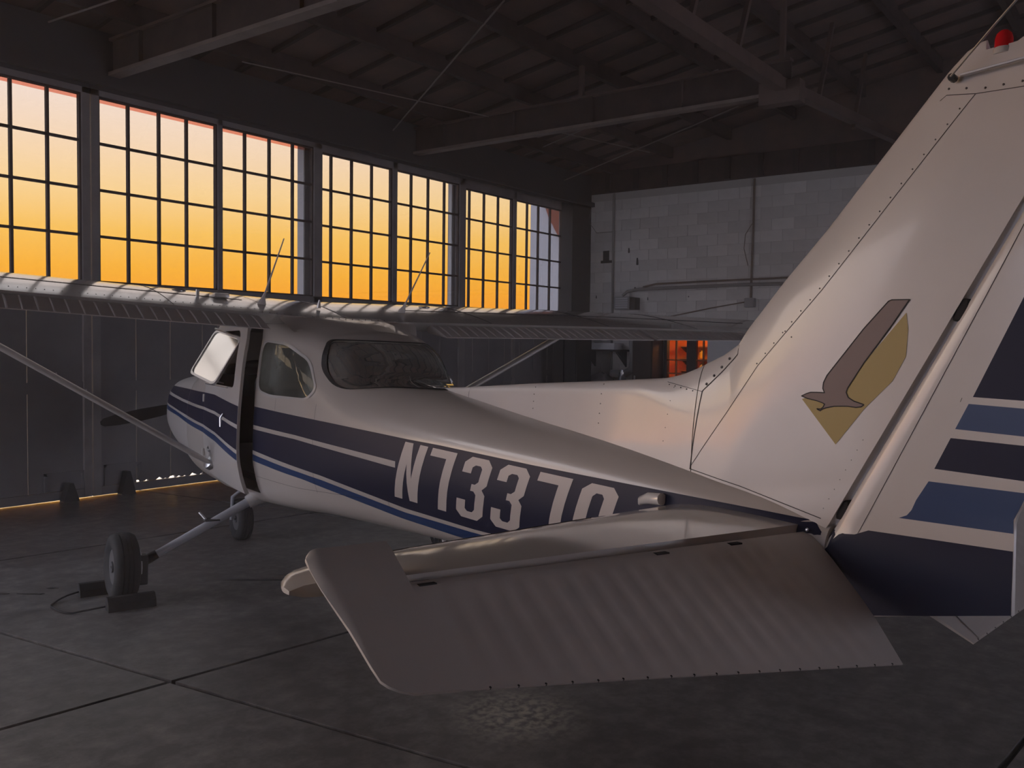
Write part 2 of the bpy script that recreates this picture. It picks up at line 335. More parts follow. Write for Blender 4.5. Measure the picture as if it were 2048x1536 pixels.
door_leaf(7, 9.95, 11.43, 14.95, M7, 4.62, 7, 'rightmost hangar door leaf beside the white block wall', False)
# roller housings at the foot of the doors
for k, (x, hh) in enumerate(((4.80, .20), (5.45, .26))):
    MB().prism([(x - .085, .0), (x + .085, .0), (x + .05, hh * .55), (x + .02, hh), (x - .02, hh), (x - .05, hh * .55)], 1, -.16, -.06).build('roller_bracket', M['black'], bpy.data.objects['door_4' if k == 0 else 'door_5'])
for (x0, x1, z1, dn) in ((4.57, 5.0, .31, 'door_4'), (5.23, 5.68, .34, 'door_5')):
    p = MB(); p.box((x0, -.034, z1 - .03), (x1, -.021, z1)); p.box((x0, -.034, .11), (x0 + .03, -.021, z1)); p.box((x1 - .03, -.034, .11), (x1, -.021, z1)); p.build('kick_panel_frame', M['door_steel'], bpy.data.objects[dn])
# pier between last leaf and right wall, header above, door track
structure(MB().box((14.62, 9.60, 0), (XR, 9.86, 4.62)).build('trim_1', M['pier']), 'dark grey pier in the corner right of the last hangar window')
structure(MB().box((XL, 9.72 - .12, 4.46), (XR, 9.61, 5.1)).build('trim_2', M['pier']), 'dark header running above the hangar door windows')
structure(MB().box((XL, 9.72, 4.60), (XR, 10.2, 5.1)).build('wall_front', M['pier']), 'dark wall strip over the hangar door tracks')
structure(MB().box((XL, 9.52, 4.50), (XR, 9.595, 4.58)).build('trim_3', M['pier']), 'thin dark door track rail under the header')
structure(MB().box((XL, 9.63, 0), (-5.6, 9.9, 4.62)).build('trim_4', M['pier']), 'dark block added at the far left end of the open door gap')  # unseen block, added to bound the door gap that lights the fin
# ---- right wall of painted blocks
wr = MB().box((XR + .007, YB, 0), (XR + .2, 6.90, 4.74)).box((XR + .007, 7.93, 0), (XR + .2, 9.86, 4.74)).box((XR + .007, 6.9, 1.95), (XR + .2, 7.93, 4.74)).box((XR + .007, 6.9, 0), (XR + .2, 7.93, .95)).build('wall_right', M['mortar'])
structure(wr, 'white painted concrete block wall on the right')
bl, bh, jt = .40, .2, .005
shared = {}
rest = MB(); nb = 0
def block_mesh(w, v):
    key = (round(w, 3), v)
    if key not in shared:
        mb = MB().box((-.004 * v, 0, 0), (.0065, w - jt, bh - jt)); o = mb.build('block', M['block']); shared[key] = o.data; bpy.data.objects.remove(o)
    return shared[key]
for r in range(0, 24):
    z = r * bh
    if z + bh > 4.76: continue
    y = YB - (.2 if r % 2 else 0)
    while y < 9.86:
        y0, y1 = max(y, YB), min(y + bl, 9.86); y += bl
        if y1 - y0 < .06: continue
        segs = [(y0, y1)]
        if .95 - .01 < z + .1 < 1.95:
            segs = [s_ for s_ in ((y0, min(y1, 6.90)), (max(y0, 7.93), y1)) if s_[1] - s_[0] > .03]
        for a, b in segs:
            if a > 4.0 and z > 2.1:
                o = bpy.data.objects.new('block', block_mesh(b - a, random.choice((0, 0, 0, 1)))); COL.objects.link(o); o.parent = wr; o.location = (XR, a, z); nb += 1
            else: rest.box((XR, a, z), (XR + .0065, b - jt, z + bh - jt))
tag(rest.build('blocks', M['block'], wr), kind='stuff')
structure(MB().box((XR - .02, YB, 4.74), (XR + .2, 9.86, 5.16)).build('trim_5', M['purlin']), 'dark timber band along the top of the white block wall')
for k in range(11):
    y = 9.2 - k * .62; MB().box((XR - .06, y - .05, 4.76), (XR - .02, y + .05, 5.14)).build('timber_block', M['wood'], bpy.data.objects['trim_5'])
sc = MB()
sc.box((XR - .006, 9.17, 3.42), (XR + .002, 9.31, 3.62)); sc.box((XR - .006, 9.09, 3.38), (XR + .002, 9.36, 3.43)); sc.build('bare_patch', M['scar'], wr)
sc = MB()
for y, z, a, b in ((8.73, 3.60, .02, .05), (8.54, 3.38, .025, .07), (8.58, 2.87, .02, .02), (8.30, 2.66, .012, .03), (9.45, 2.72, .015, .03), (7.45, 2.68, .012, .012)): sc.prism(rounded([(y - a, z - b), (y + a, z - b), (y + a * .7, z + b), (y - a * .5, z + b)], .02, 2), 0, XR - .006, XR + .002)
sc.build('wall_holes', M['scar'], wr)
# ---- left wall with a wide open doorway, back wall
structure(MB().prism([(YB - .1, 5.1), (9.86, 5.1), (9.86, 5.12), (YRIDGE, zroof(YRIDGE)), (YB - .1, zroof(YB - .1))], 0, XR + .06, XR + .2).build('wall_gable', M['roof']), 'dark boarded gable above the white block wall')
wl = MB().box((XL - .1, YB, 0), (XL, 5.0, 7)).box((XL - .1, 9.2, 0), (XL, 9.86, 5.2)).box((XL - .1, 5.0, 4.8), (XL, 9.2, 7)).build('wall_left', M['roof']); structure(wl, 'dark left wall with a wide open doorway, outside the frame')
structure(MB().box((XL, YB - .1, 0), (5.2, YB, 7.2)).box((9.2, YB - .1, 0), (XR + .2, YB, 7.2)).box((5.2, YB - .1, 2.6), (9.2, YB, 7.2)).build('wall_back', M['roof']), 'dark wall behind the camera with an opening added for fill light')  # unseen opening, sized to send in fill light from behind the camera
# ---- roof: boards on purlins, rising from the door wall
P = [(XL - .1, zroof(YB - .1)), ]
rf = MB().prism([(YB - .1, zroof(YB - .1)), (YRIDGE, zroof(YRIDGE)), (10.2, zroof(10.2)), (10.2, zroof(10.2) + .12), (YRIDGE, zroof(YRIDGE) + .12), (YB - .1, zroof(YB - .1) + .12)], 0, XL - .1, XR + .2).build('ceiling', M['roof'])
structure(rf, 'dark board roof underside above the aircraft')
for k in range(11):
    y = 9.0 - k * 1.15
    if y < YB: break
    MB().box((XL, y - .04, zroof(y) - .20), (XR - .02, y + .04, zroof(y) - .005)).build('purlin', M['purlin'], rf)
for k in range(40):
    x = XL + .4 + k * .62
    if x > XR - .3 or x < 3: continue
    MB().beam((x, 9.8, zroof(9.8) - .03), (x, YRIDGE, zroof(YRIDGE) - .03), .05, .05).build('rafter', M['purlin'], rf)
# ---- roof trusses across the hangar, long girder and tie rods
def truss(x, label, yend=YB):
    t = empty('trim_%d' % (round(x) + 20), (0, 0, 0)); structure(t, label)
    z0 = 4.70; zt = 5.04
    MB().box((x - .07, yend, z0 - .06), (x + .07, 9.60, z0 - .02)).build('bottom_flange', M['flange'], t)
    MB().box((x - .012, yend, z0 - .02), (x + .012, 9.60, zt - .02)).build('web', M['purlin'], t)
    MB().box((x - .06, yend, zt - .02), (x + .06, 9.6, zt + .01)).build('top_flange', M['truss'], t)
    for k in range(9 if yend < 0 else 4): MB().box((x - .06, 9.0 - k * 1.3, z0 - .02), (x + .06, 9.01 - k * 1.3, zt - .02)).build('stiffener', M['purlin'], t)
    for y in (6.6, 3.86, .9):
        if y > yend: MB().box((x - .03, y - .03, zt), (x + .03, y + .03, zroof(y) - .21)).build('post', M['truss'], t)
    MB().box((x - .09, 3.62, z0 - .16), (x + .09, 4.1, z0 + .09)).build('gusset_plate', M['truss'], t)
truss(.5, 'roof truss above the left wing, out of view'); truss(5.36, 'pale roof truss crossing the upper left above the first window posts'); truss(10.22, 'roof truss meeting the long girder above the fin', 3.75)
gi = empty('trim_40'); structure(gi, 'long roof girder running from upper centre down to the right wall')
MB().beam((XL, 3.84, 4.74), (10.0, 3.84, 4.74), .13, .15).build('girder_section', M['truss'], gi); MB().beam((10.0, 3.84, 4.74), (XR - .02, 3.82, 5.08), .12, .13).build('girder_section', M['truss'], gi)
for x in (7.8, 8.9, 11.4, 12.9): MB().beam((x, 3.84, 4.8), (x + .5, 3.84, zroof(3.84) - .2), .05, .05, (0, 1, 0)).build('knee_brace', M['truss'], gi)
for a, b, n in (((8.0, 6.2, 5.55), (9.69, 9.58, 4.91), 41), ((13.4, 5.75, 5.5), (14.25, 9.56, 4.87), 42), ((5.9, 4.6, 5.6), (4.6, 9.5, 5.0), 43), ((11.2, 5.1, 5.4), (12.9, 9.5, 5.1), 44)):
    structure(MB().tube([a, b], .011, 6).build('trim_%d' % n, M['rod']), {41: 'thin diagonal steel tie rod in front of the dark roof at upper centre', 42: 'thin tie rod running down to the corner of the white wall', 43: 'thin tie rod at the upper left corner', 44: 'faint tie rod between the roof trusses'}[n])
structure(MB().tube([(6.6, 9.0, 5.02), (13.6, 7.4, 5.02)], .008, 6).build('trim_45', M['rod']), 'faint horizontal wire below the roof')
# ---- outside
nbld = empty('neighbour_building', (19.3, 14.0, 0)); tag(nbld, 'white building seen through the rightmost hangar window', 'building')
MB().box((0, -3.2, -.02), (7, 0, 8.5)).build('building_wall', M['outwall'], nbld)
MB().prism([(-.66, 5.06), (-1.15, 4.25), (-1.15, 6.2), (-.2, 6.2)], 0, -.12, -.001).build('gable_board', M['outred'], nbld)
MB().prism([(-1.16, 6.2), (-1.16, 4.1), (-2.1, 4.1), (-2.1, 6.2)], 0, -.10, -.001).build('shutter', M['box_grey'], nbld)

def haze():
    m = bpy.data.materials.new('shadow_lift_haze'); m.use_nodes = True; t = m.node_tree; t.nodes.clear()
    v = N(t, 'ShaderNodeVolumeScatter'); v.inputs['Color'].default_value = (.93, .93, 1, 1); v.inputs['Density'].default_value = HAZE; v.inputs['Anisotropy'].default_value = .2
    o = N(t, 'ShaderNodeOutputMaterial'); t.links.new(v.outputs[0], o.inputs['Volume'])
    ob = MB().box((XL + .01, YB + .01, -.03), (XR + 2.1, 10.35, 7.2)).build('haze', m); tag(ob, 'thin haze added to lift the dim hangar air', 'haze', None, 'stuff')  # added veil, lifts the dark tones of the interior
if HAZE: haze()

random.seed(11)
for k, (x, y, a, b) in enumerate(((2.44, 6.36, .07, .025), (2.60, 6.32, .09, .03), (2.74, 6.38, .05, .02), (2.52, 6.20, .06, .02), (2.86, 6.22, .10, .025), (3.02, 6.26, .05, .02), (4.05, 5.36, .26, .03), (4.35, 5.22, .16, .03))):
    ang_ = -.9; P = []
    for i in range(14):
        t_ = i / 14 * 2 * math.pi; r_k = random.uniform(.7, 1.1); u_k, v_k = a * math.cos(t_) * r_k, b * math.sin(t_) * r_k; P.append((x + u_k * math.cos(ang_) - v_k * math.sin(ang_), y + u_k * math.sin(ang_) + v_k * math.cos(ang_)))
    MB().prism(P, 2, 0, .0012).build('oil_stain', M['stain'], fl)

# ------------------------------------------------------------------ the aircraft; body frame x = -s (s metres aft of firewall), y left, z up
AC = empty('light_aircraft', (4.78276, 6.48104, 0), (0.0258976, 0, R(71.76238)))
tag(AC, 'white high-wing light aircraft with navy and blue stripes, nose towards the sunlit hangar windows', 'airplane')
def B(s, y, z): return Vector((-s, y, z))
ST = [  # s, then half-section (y,z) bottom centre -> top centre
 (-1.25, (0, .86), (.15, .87), (.26, .92), (.31, 1.0), (.33, 1.08), (.31, 1.2), (.25, 1.28), (.14, 1.32), (0, 1.33)),
 (-1.18, (0, .78), (.18, .79), (.31, .86), (.37, .96), (.385, 1.07), (.37, 1.21), (.31, 1.30), (.17, 1.35), (0, 1.365)),
 (-1.0, (0, .71), (.2, .73), (.345, .82), (.41, .94), (.425, 1.06), (.41, 1.22), (.34, 1.34), (.18, 1.395), (0, 1.41)),
 (-.5, (0, .64), (.22, .66), (.385, .75), (.455, .90), (.47, 1.05), (.455, 1.25), (.38, 1.38), (.2, 1.44), (0, 1.455)),
 (0, (0, .585), (.26, .60), (.43, .68), (.50, .86), (.515, 1.05), (.50, 1.27), (.43, 1.41), (.24, 1.49), (0, 1.51)),
 (.25, (0, .57), (.28, .59), (.45, .67), (.52, .86), (.535, 1.05), (.52, 1.32), (.46, 1.45), (.27, 1.53), (0, 1.555)),
 (.55, (0, .565), (.29, .585), (.465, .665), (.535, .86), (.55, 1.05), (.54, 1.36), (.49, 1.62), (.36, 1.76), (0, 1.80)),
 (.85, (0, .56), (.3, .58), (.48, .66), (.545, .86), (.56, 1.05), (.55, 1.38), (.515, 1.72), (.43, 1.90), (0, 1.95)),
 (1.45, (0, .57), (.3, .585), (.48, .66), (.55, .86), (.565, 1.05), (.555, 1.37), (.52, 1.72), (.45, 1.90), (0, 1.95)),
 (2.05, (0, .60), (.28, .615), (.45, .68), (.525, .86), (.54, 1.05), (.53, 1.36), (.495, 1.66), (.42, 1.82), (0, 1.875)),
 (2.55, (0, .64), (.25, .655), (.40, .72), (.475, .88), (.495, 1.06), (.485, 1.33), (.435, 1.56), (.34, 1.71), (0, 1.775)),
 (2.95, (0, .652), (.21, .668), (.345, .742), (.42, .9), (.445, 1.07), (.435, 1.29), (.365, 1.425), (.24, 1.50), (0, 1.535)),
 (3.3, (0, .666), (.18, .682), (.30, .755), (.375, .92), (.40, 1.08), (.385, 1.27), (.31, 1.38), (.17, 1.455), (0, 1.48)),
 (3.6, (0, .68), (.16, .696), (.265, .765), (.335, .93), (.36, 1.08), (.345, 1.255), (.275, 1.355), (.15, 1.425), (0, 1.445)),
 (4.175, (0, .722), (.13, .737), (.21, .80), (.265, .945), (.285, 1.08), (.272, 1.235), (.215, 1.31), (.12, 1.362), (0, 1.38)),
 (4.7, (0, .79), (.095, .80), (.155, .85), (.2, .955), (.215, 1.08), (.205, 1.21), (.165, 1.27), (.095, 1.315), (0, 1.33)),
 (5.24, (0, .835), (.065, .845), (.10, .885), (.13, .975), (.14, 1.07), (.133, 1.17), (.11, 1.215), (.065, 1.253), (0, 1.266)),
 (5.6, (0, .868), (.04, .875), (.065, .91), (.085, .985), (.09, 1.06), (.086, 1.135), (.07, 1.175), (.045, 1.205), (0, 1.215)),
 (5.86, (0, .892), (.025, .90), (.04, .925), (.055, .985), (.06, 1.04), (.057, 1.09), (.045, 1.12), (.03, 1.14), (0, 1.147)),
]
SS = [q[0] for q in ST]
def section(s):
    ctl = [(cr_spline(SS, [q[1 + k][0] for q in ST], s), cr_spline(SS, [q[1 + k][1] for q in ST], s)) for k in range(9)]
    P = [(-ctl[1][0], ctl[1][1])] + ctl + [(-ctl[7][0], ctl[7][1])]; out = []
    for i in range(1, 9):
        a, b, c, d = P[i - 1], P[i], P[i + 1], P[i + 2]
        for j in range(6):
            t = j / 6.; out.append(tuple(.5 * (2 * b[k] + (c[k] - a[k]) * t + (2 * a[k] - 5 * b[k] + 4 * c[k] - d[k]) * t * t + (3 * b[k] - a[k] - 3 * c[k] + d[k]) * t ** 3) for k in (0, 1)))
    out.append(ctl[8]); out = [(max(y, 0), z) for y, z in out]
    return out + [(-y, z) for y, z in out[-2:0:-1]]
def loft(stations, cap0=True, cap1=True, inset=0):
    v = []; f = []; n = 96
    for s in stations:
        sec = section(s); cz = sum(z for _, z in sec) / n
        if inset: sec = [(y - math.copysign(min(abs(y), inset), y), z - math.copysign(min(abs(z - cz), inset), z - cz)) for y, z in sec]
        v += [B(s, y, z) for y, z in sec]
    for i in range(len(stations) - 1):
        for j in range(n): f.append((i * n + j, (i + 1) * n + j, (i + 1) * n + (j + 1) % n, i * n + (j + 1) % n))
    if cap0: f.append(tuple(range(n)))
    if cap1: f.append(tuple(reversed(range(len(v) - n, len(v)))))
    return v, f
def frange(a, b, n): return [a + (b - a) * i / (n - 1) for i in range(n)]
st_body = frange(0, 5.86, 90)
OV, OF = loft([-1.25, -1.22, -1.18, -1.1, -1.0] + frange(-.9, -.1, 9) + st_body)
BVH = BVHTree.FromPolygons(OV, OF)
# hollow hull: outer and inner skins
def hull(stations, th):
    v, f = loft(stations); st2 = list(stations); st2[0] += th; st2[-1] -= th
    w, g = loft(st2, inset=th); k = len(v)
    return v + w, f + [tuple(reversed([i + k for i in q])) for q in g]
def solid(name, v, f):
    me = bpy.data.meshes.new(name); me.from_pydata([tuple(p) for p in v], [], f); bm = bmesh.new(); bm.from_mesh(me)
    bmesh.ops.triangulate(bm, faces=[q for q in bm.faces if len(q.verts) > 4]); bm.to_mesh(me); bm.free(); return link(name, me)
def boolean(base, cutter, op):
    md = base.modifiers.new('b', 'BOOLEAN'); md.operation = op; md.object = cutter; md.solver = 'EXACT'; md.use_self = False
    dg = bpy.context.evaluated_depsgraph_get(); me = bpy.data.meshes.new_from_object(base.evaluated_get(dg)); base.modifiers.remove(md)
    old = base.data; base.data = me; bpy.data.meshes.remove(old)
def cut_prism(poly, kind, lo, hi):
    """poly in (s,z) cut along y, or in (y,z) cut along x"""
    mb = MB()
    if kind == 'side': mb.prism([(-s, z) for s, z in poly], 1, lo, hi)
    else: mb.prism(poly, 0, lo, hi)
    bm = bmesh.new(); me = bpy.data.meshes.new('cut'); me.from_pydata([tuple(p) for p in mb.v], [], mb.f); bm.from_mesh(me); bmesh.ops.recalc_face_normals(bm, faces=bm.faces); bm.to_mesh(me); bm.free()
    return link('cut', me)
WIN_Q = rounded([(1.80, 1.40), (1.80, 1.72), (2.14, 1.70), (2.44, 1.60), (2.585, 1.44), (2.50, 1.375), (2.0, 1.372)], .07)
WIN_D = rounded([(.66, 1.40), (.80, 1.79), (1.60, 1.79), (1.60, 1.40)], .05)
DOOR = [(.60, .70), (.60, 1.36), (.72, 1.85), (1.76, 1.85), (1.76, .70)]
WIN_R = rounded([(.34, 1.735), (.395, 1.66), (.42, 1.55), (.405, 1.445), (.22, 1.475), (-.22, 1.475), (-.405, 1.445), (-.42, 1.55), (-.395, 1.66), (-.34, 1.735)], .05)
WIN_W = rounded([(.46, 1.53), (.43, 1.72), (.36, 1.80), (-.36, 1.80), (-.43, 1.72), (-.46, 1.53), (-.2, 1.585), (.2, 1.585)], .04)
hv, hf = hull([0, .02] + st_body[1:-1] + [5.84, 5.86], .018)
fus = solid('fuselage', hv, hf)
cd_ = cut_prism(DOOR, 'side', .2, .9)
door_src = solid('door', hv, hf); boolean(door_src, cd_, 'INTERSECT')
for poly, kind, lo, hi in ((DOOR, 'side', .2, .9), (WIN_Q, 'side', .2, .9), (WIN_Q, 'side', -.9, -.2), (WIN_D, 'side', -.9, -.2), (WIN_R, 'end', -3.6, -2.2), (WIN_W, 'end', -.7, -.1)):
    c = cut_prism(poly, kind, lo, hi); boolean(fus, c, 'DIFFERENCE'); me = c.data; bpy.data.objects.remove(c); bpy.data.meshes.remove(me)
c = cut_prism(WIN_D, 'side', .2, .9); boolean(door_src, c, 'DIFFERENCE'); bpy.data.objects.remove(c); bpy.data.objects.remove(cd_)
def finish(o, m, parent, angle=32):
    o.parent = parent; o.data.materials.clear(); o.data.materials.append(m); o.data.polygons.foreach_set('use_smooth', [True] * len(o.data.polygons)); o.data.set_sharp_from_angle(angle=R(angle))
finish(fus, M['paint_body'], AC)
v, f = loft([-1.25, -1.22, -1.18, -1.1, -1.0] + frange(-.9, -.1, 9) + [-.006]); mb = MB().add(v, f); cowl = mb.build('engine_cowling', M['paint'], AC, True, 50)
# the left door stands ajar: everything on it turns about its front edge
HING = Vector((-.60, .54, 0)); DROT = Matrix.Translation(HING) @ Matrix.Rotation(R(-5.2), 4, 'Z') @ Matrix.Translation(-HING)
finish(door_src, M['paint'], AC); door_src.data.transform(DROT); DOOROBJ = door_src

# ---- projection of flat outlines onto the skin
def clip2(bm, co, no):
    bmesh.ops.bisect_plane(bm, geom=bm.verts[:] + bm.edges[:] + bm.faces[:], plane_co=co, plane_no=no, clear_outer=True)
def decal(name, polys, m, parent, off=.0016, side=1, dx=.07, dz=.04, clip=None, proj=None, xf=None, bvh=None, stuff=False):
    """flat outlines in (s,z), cut into small cells and laid on the skin from the side (or by proj)"""
    bm = bmesh.new()
    for poly in polys:
        tri = tessellate_polygon([[Vector((a, b, 0)) for a, b in poly]]); vs = [bm.verts.new((a, b, 0)) for a, b in poly]
        for t in tri:
            try: bm.faces.new([vs[i] for i in t])
            except ValueError: pass
    for co, no in (clip or []): clip2(bm, co, no)
    if not bm.faces: bm.free(); return None
    xs = [q.co.x for q in bm.verts]; ys = [q.co.y for q in bm.verts]
    for lo, hi, step, no in ((min(xs), max(xs), dx, (1, 0, 0)), (min(ys), max(ys), dz, (0, 1, 0))):
        k = math.ceil(lo / step + .001)
        while k * step < hi - .001:
            bmesh.ops.bisect_plane(bm, geom=bm.verts[:] + bm.edges[:] + bm.faces[:], plane_co=Vector(no) * (k * step), plane_no=no); k += 1
    bmesh.ops.remove_doubles(bm, verts=bm.verts, dist=1e-5)
    for q in bm.verts:
        if proj: q.co = proj(q.co.x, q.co.y)
        else:
            hit = (bvh or BVH).ray_cast(Vector((-q.co.x, side * 2.0, q.co.y)), Vector((0, -side, 0)))
            q.co = hit[0] + hit[1] * off * (1 if hit[1].y * side > 0 else -1) if hit[0] is not None else Vector((-q.co.x, side * .03, q.co.y))
    bmesh.ops.recalc_face_normals(bm, faces=bm.faces)
    me = bpy.data.meshes.new(name); bm.to_mesh(me); bm.free()
    if xf: me.transform(xf)
    me.materials.append(m); me.polygons.foreach_set('use_smooth', [True] * len(me.polygons)); return link(name, me, parent)
def strip(xs, top, bot, n=60, a=None, b=None):
    """closed outline between two curves given as [(s,z)]"""
    a = xs[0] if a is None else a; b = xs[1] if b is None else b
    q = frange(a, b, n)
    up = [(s, lerp([p[0] for p in top], [p[1] for p in top], s)) for s in q]; lo = [(s, lerp([p[0] for p in bot], [p[1] for p in bot], s)) for s in q]
    return up + lo[::-1]
def ribbon(pts, w):
    """thin outline along a polyline"""
    L_ = []; Rr = []
    for i, p in enumerate(pts):
        d = Vector(pts[min(i + 1, len(pts) - 1)]) - Vector(pts[max(i - 1, 0)]); d.normalize(); nrm = Vector((-d.y, d.x)) * w / 2
        L_.append(tuple(Vector(p) + nrm)); Rr.append(tuple(Vector(p) - nrm))
    return L_ + Rr[::-1]
def ribbon_quads(pts, w):
    n = len(pts); out = []
    for i in range(n):
        a, b = Vector(pts[i]), Vector(pts[(i + 1) % n]); d = (b - a).normalized(); nn = Vector((-d.y, d.x)) * w / 2; e = d * w * .3
        out.append([tuple(a - e + nn), tuple(b + e + nn), tuple(b + e - nn), tuple(a - e - nn)])
    return out
# ---- stripes and registration
T_NAVY = [(-1.3, 1.306), (-1, 1.308), (-.16, 1.316), (.345, 1.32), (1.02, 1.325), (1.766, 1.284), (2.74, 1.255), (3.55, 1.225), (3.82, 1.219), (4.486, 1.194), (5.2, 1.174), (5.6, 1.162), (5.9, 1.15)]
T_W1 = [(-1.3, 1.262), (-.3, 1.226), (.05, 1.22), (.4, 1.213), (1.07, 1.205), (1.785, 1.160), (2.4, 1.147), (3.477, 1.101)]
B_W1 = [(-1.3, 1.236), (-.28, 1.203), (.05, 1.197), (.4, 1.19), (1.07, 1.183), (1.79, 1.132), (2.4, 1.122), (3.462, 1.068)]
T_W2 = [(-1.3, 1.16), (-.8, 1.135), (-.47, 1.118), (-.05, 1.102), (.42, 1.08), (1.1, 1.055), (1.796, .99), (2.7, .935), (3.5, .855), (4.04, .834), (4.6, .835), (5.2, .865), (5.9, .90)]
B_W2 = [(-1.3, 1.14), (-.45, 1.097), (-.05, 1.078), (.42, 1.058), (1.1, 1.033), (1.796, .962), (2.7, .909), (3.48, .831), (4.03, .815), (4.5, .812)]
B_BLUE = [(-1.3, 1.10), (-.425, 1.064), (-.01, 1.039), (1.1, .99), (1.79, .92), (2.49, .884), (3.44, .790), (4.0, .762), (4.5, .765)]
def outline(a, b, x0, x1): return strip((x0, x1), a, b, 50)
ZONES = [(-1.15, -.008, cowl, None), (-.004, .60, fus, None), (.604, 1.756, DOOROBJ, DROT), (1.764, 5.84, fus, None)]
for side in (1, -1):
    for x0, x1, par, xf in ZONES:
        if side < 0 and par is DOOROBJ: par, xf = fus, None
        pn = []
        if x1 < 2: pn = [outline(T_NAVY, T_W1, x0, x1), outline(B_W1, T_W2, x0, x1)]
        else: pn = [outline(T_NAVY, T_W1, x0, 3.47) , outline(B_W1, T_W2, x0, 3.47), outline(T_NAVY, T_W2, 3.47, x1)]
        decal('navy_stripe', pn, M['navy'], par, side=side, xf=xf, off=.0014)
        decal('blue_stripe', [outline(B_W2, B_BLUE, x0, min(x1, 4.4))], M['blue'], par, side=side, xf=xf, off=.0014)
GL = {'N': [[(0, 0), (0, 1), (.36, 1), (.66, .40), (.66, 1), (1, 1), (1, 0), (.66, 0), (.34, .64), (.34, 0)]],
      '7': [[(0, 1), (1, 1), (1, 0), (.66, 0), (.66, .87), (0, .87)]],
      '3': [[(0, .74), (0, .90), (.2, 1), (.8, 1), (1, .9), (1, .6), (.86, .52), (1, .44), (1, .1), (.8, 0), (.2, 0), (0, .1), (0, .3), (.33, .3), (.33, .16), (.42, .12), (.6, .12), (.68, .17), (.68, .42), (.58, .47), (.46, .47), (.46, .58), (.58, .58), (.68, .63), (.68, .84), (.6, .88), (.42, .88), (.33, .84), (.33, .74)]],
      '0': [[(.5, 1), (.2, 1), (0, .9), (0, .1), (.2, 0), (.5, 0), (.5, .12), (.42, .12), (.34, .17), (.34, .83), (.42, .88), (.5, .88)], [(.5, .88), (.58, .88), (.66, .83), (.66, .17), (.58, .12), (.5, .12), (.5, 0), (.8, 0), (1, .1), (1, .9), (.8, 1), (.5, 1)]]}
for ch, s0 in zip('N73370', (3.432, 3.665, 3.935, 4.185, 4.43, 4.69)):
    polys = []
    for g in GL[ch]:
        q = []
        for a, b in g:
            s = s0 + .195 * a + .118 * b; zt = 1.213 - .040 * (s - 3.5); q.append((s, zt - .305 * (1 - b)))
        polys.append(q)
    decal('registration_letter', polys, M['letter'], fus, off=.003, dx=.05, dz=.05)
# panel joints on the fuselage side
pj = [ribbon([(2.62, .82), (2.62, 1.0), (2.63, 1.35)], .0022), ribbon([(3.35, .84), (3.37, 1.0)], .002), ribbon([(2.1, 1.36), (2.1, 1.28)], .002), ribbon([(1.8, .82), (2.4, .82), (3.2, .86)], .0018)]
tag(decal('fuselage_seams', pj, M['seam'], fus, off=.0022), kind='stuff')

# ---- windows of the cabin
def pane(name, poly, kind, m, parent, side=1, xf=None, inset=.004):
    if kind == 'side': return decal(name, [poly], m, parent, off=-inset, side=side, xf=xf)
    def pr(y, z):
        hit = BVH.ray_cast(Vector((-6 if kind == 'rear' else 3, y, z)), Vector((1 if kind == 'rear' else -1, 0, 0)))
        return hit[0] - hit[1] * inset if hit[0] is not None else Vector((0, y, z))
    return decal(name, [poly], m, parent, proj=pr)
def grow(poly, d):
    c = Vector((sum(p[0] for p in poly) / len(poly), sum(p[1] for p in poly) / len(poly))); return [tuple(c + (Vector(p) - c) * (1 + d / max((Vector(p) - c).length, .01))) for p in poly]
pane('side_window', grow(WIN_Q, .002), 'side', M['plexi'], AC); pane('side_window', grow(WIN_Q, .002), 'side', M['plexi'], AC, -1); pane('door_window', grow(WIN_D, .002), 'side', M['plexi'], AC, -1)
BV2 = BVH
def rear_proj(sign, off):
    def pr(y, z):
        # first skin met from behind (rear) or from ahead (windshield), above the deck
        o = Vector((-8 * sign, y, z)); 
        hit = BVH.ray_cast(o, Vector((sign, 0, 0))); return hit[0] + hit[1] * off if hit[0] is not None else Vector((-2.6, y, z))
    return pr
decal('rear_window', [grow(WIN_R, .003)], M['plexi'], AC, proj=rear_proj(1, -.004))
def ws(y, z):
    hit = BVH.ray_cast(Vector((6, y, z)), Vector((-1, 0, 0))); return hit[0] - hit[1] * .004
decal('windshield', [grow(WIN_W, .003)], M['plexi'], AC, proj=ws)
def frame_ring(name, poly, w, m, parent, proj=None, side=1, xf=None, off=.003):
    a = grow(poly, w); b = grow(poly, -.004); n = len(a)
    return decal(name, [[a[i], a[(i + 1) % n], b[(i + 1) % n], b[i]] for i in range(n)], m, parent, off=off, side=side, proj=proj, xf=xf)
frame_ring('rear_window_seal', WIN_R, .010, M['black'], AC, proj=rear_proj(1, .003))
frame_ring('side_window_frame', WIN_Q, .02, M['paint_polish'], AC)
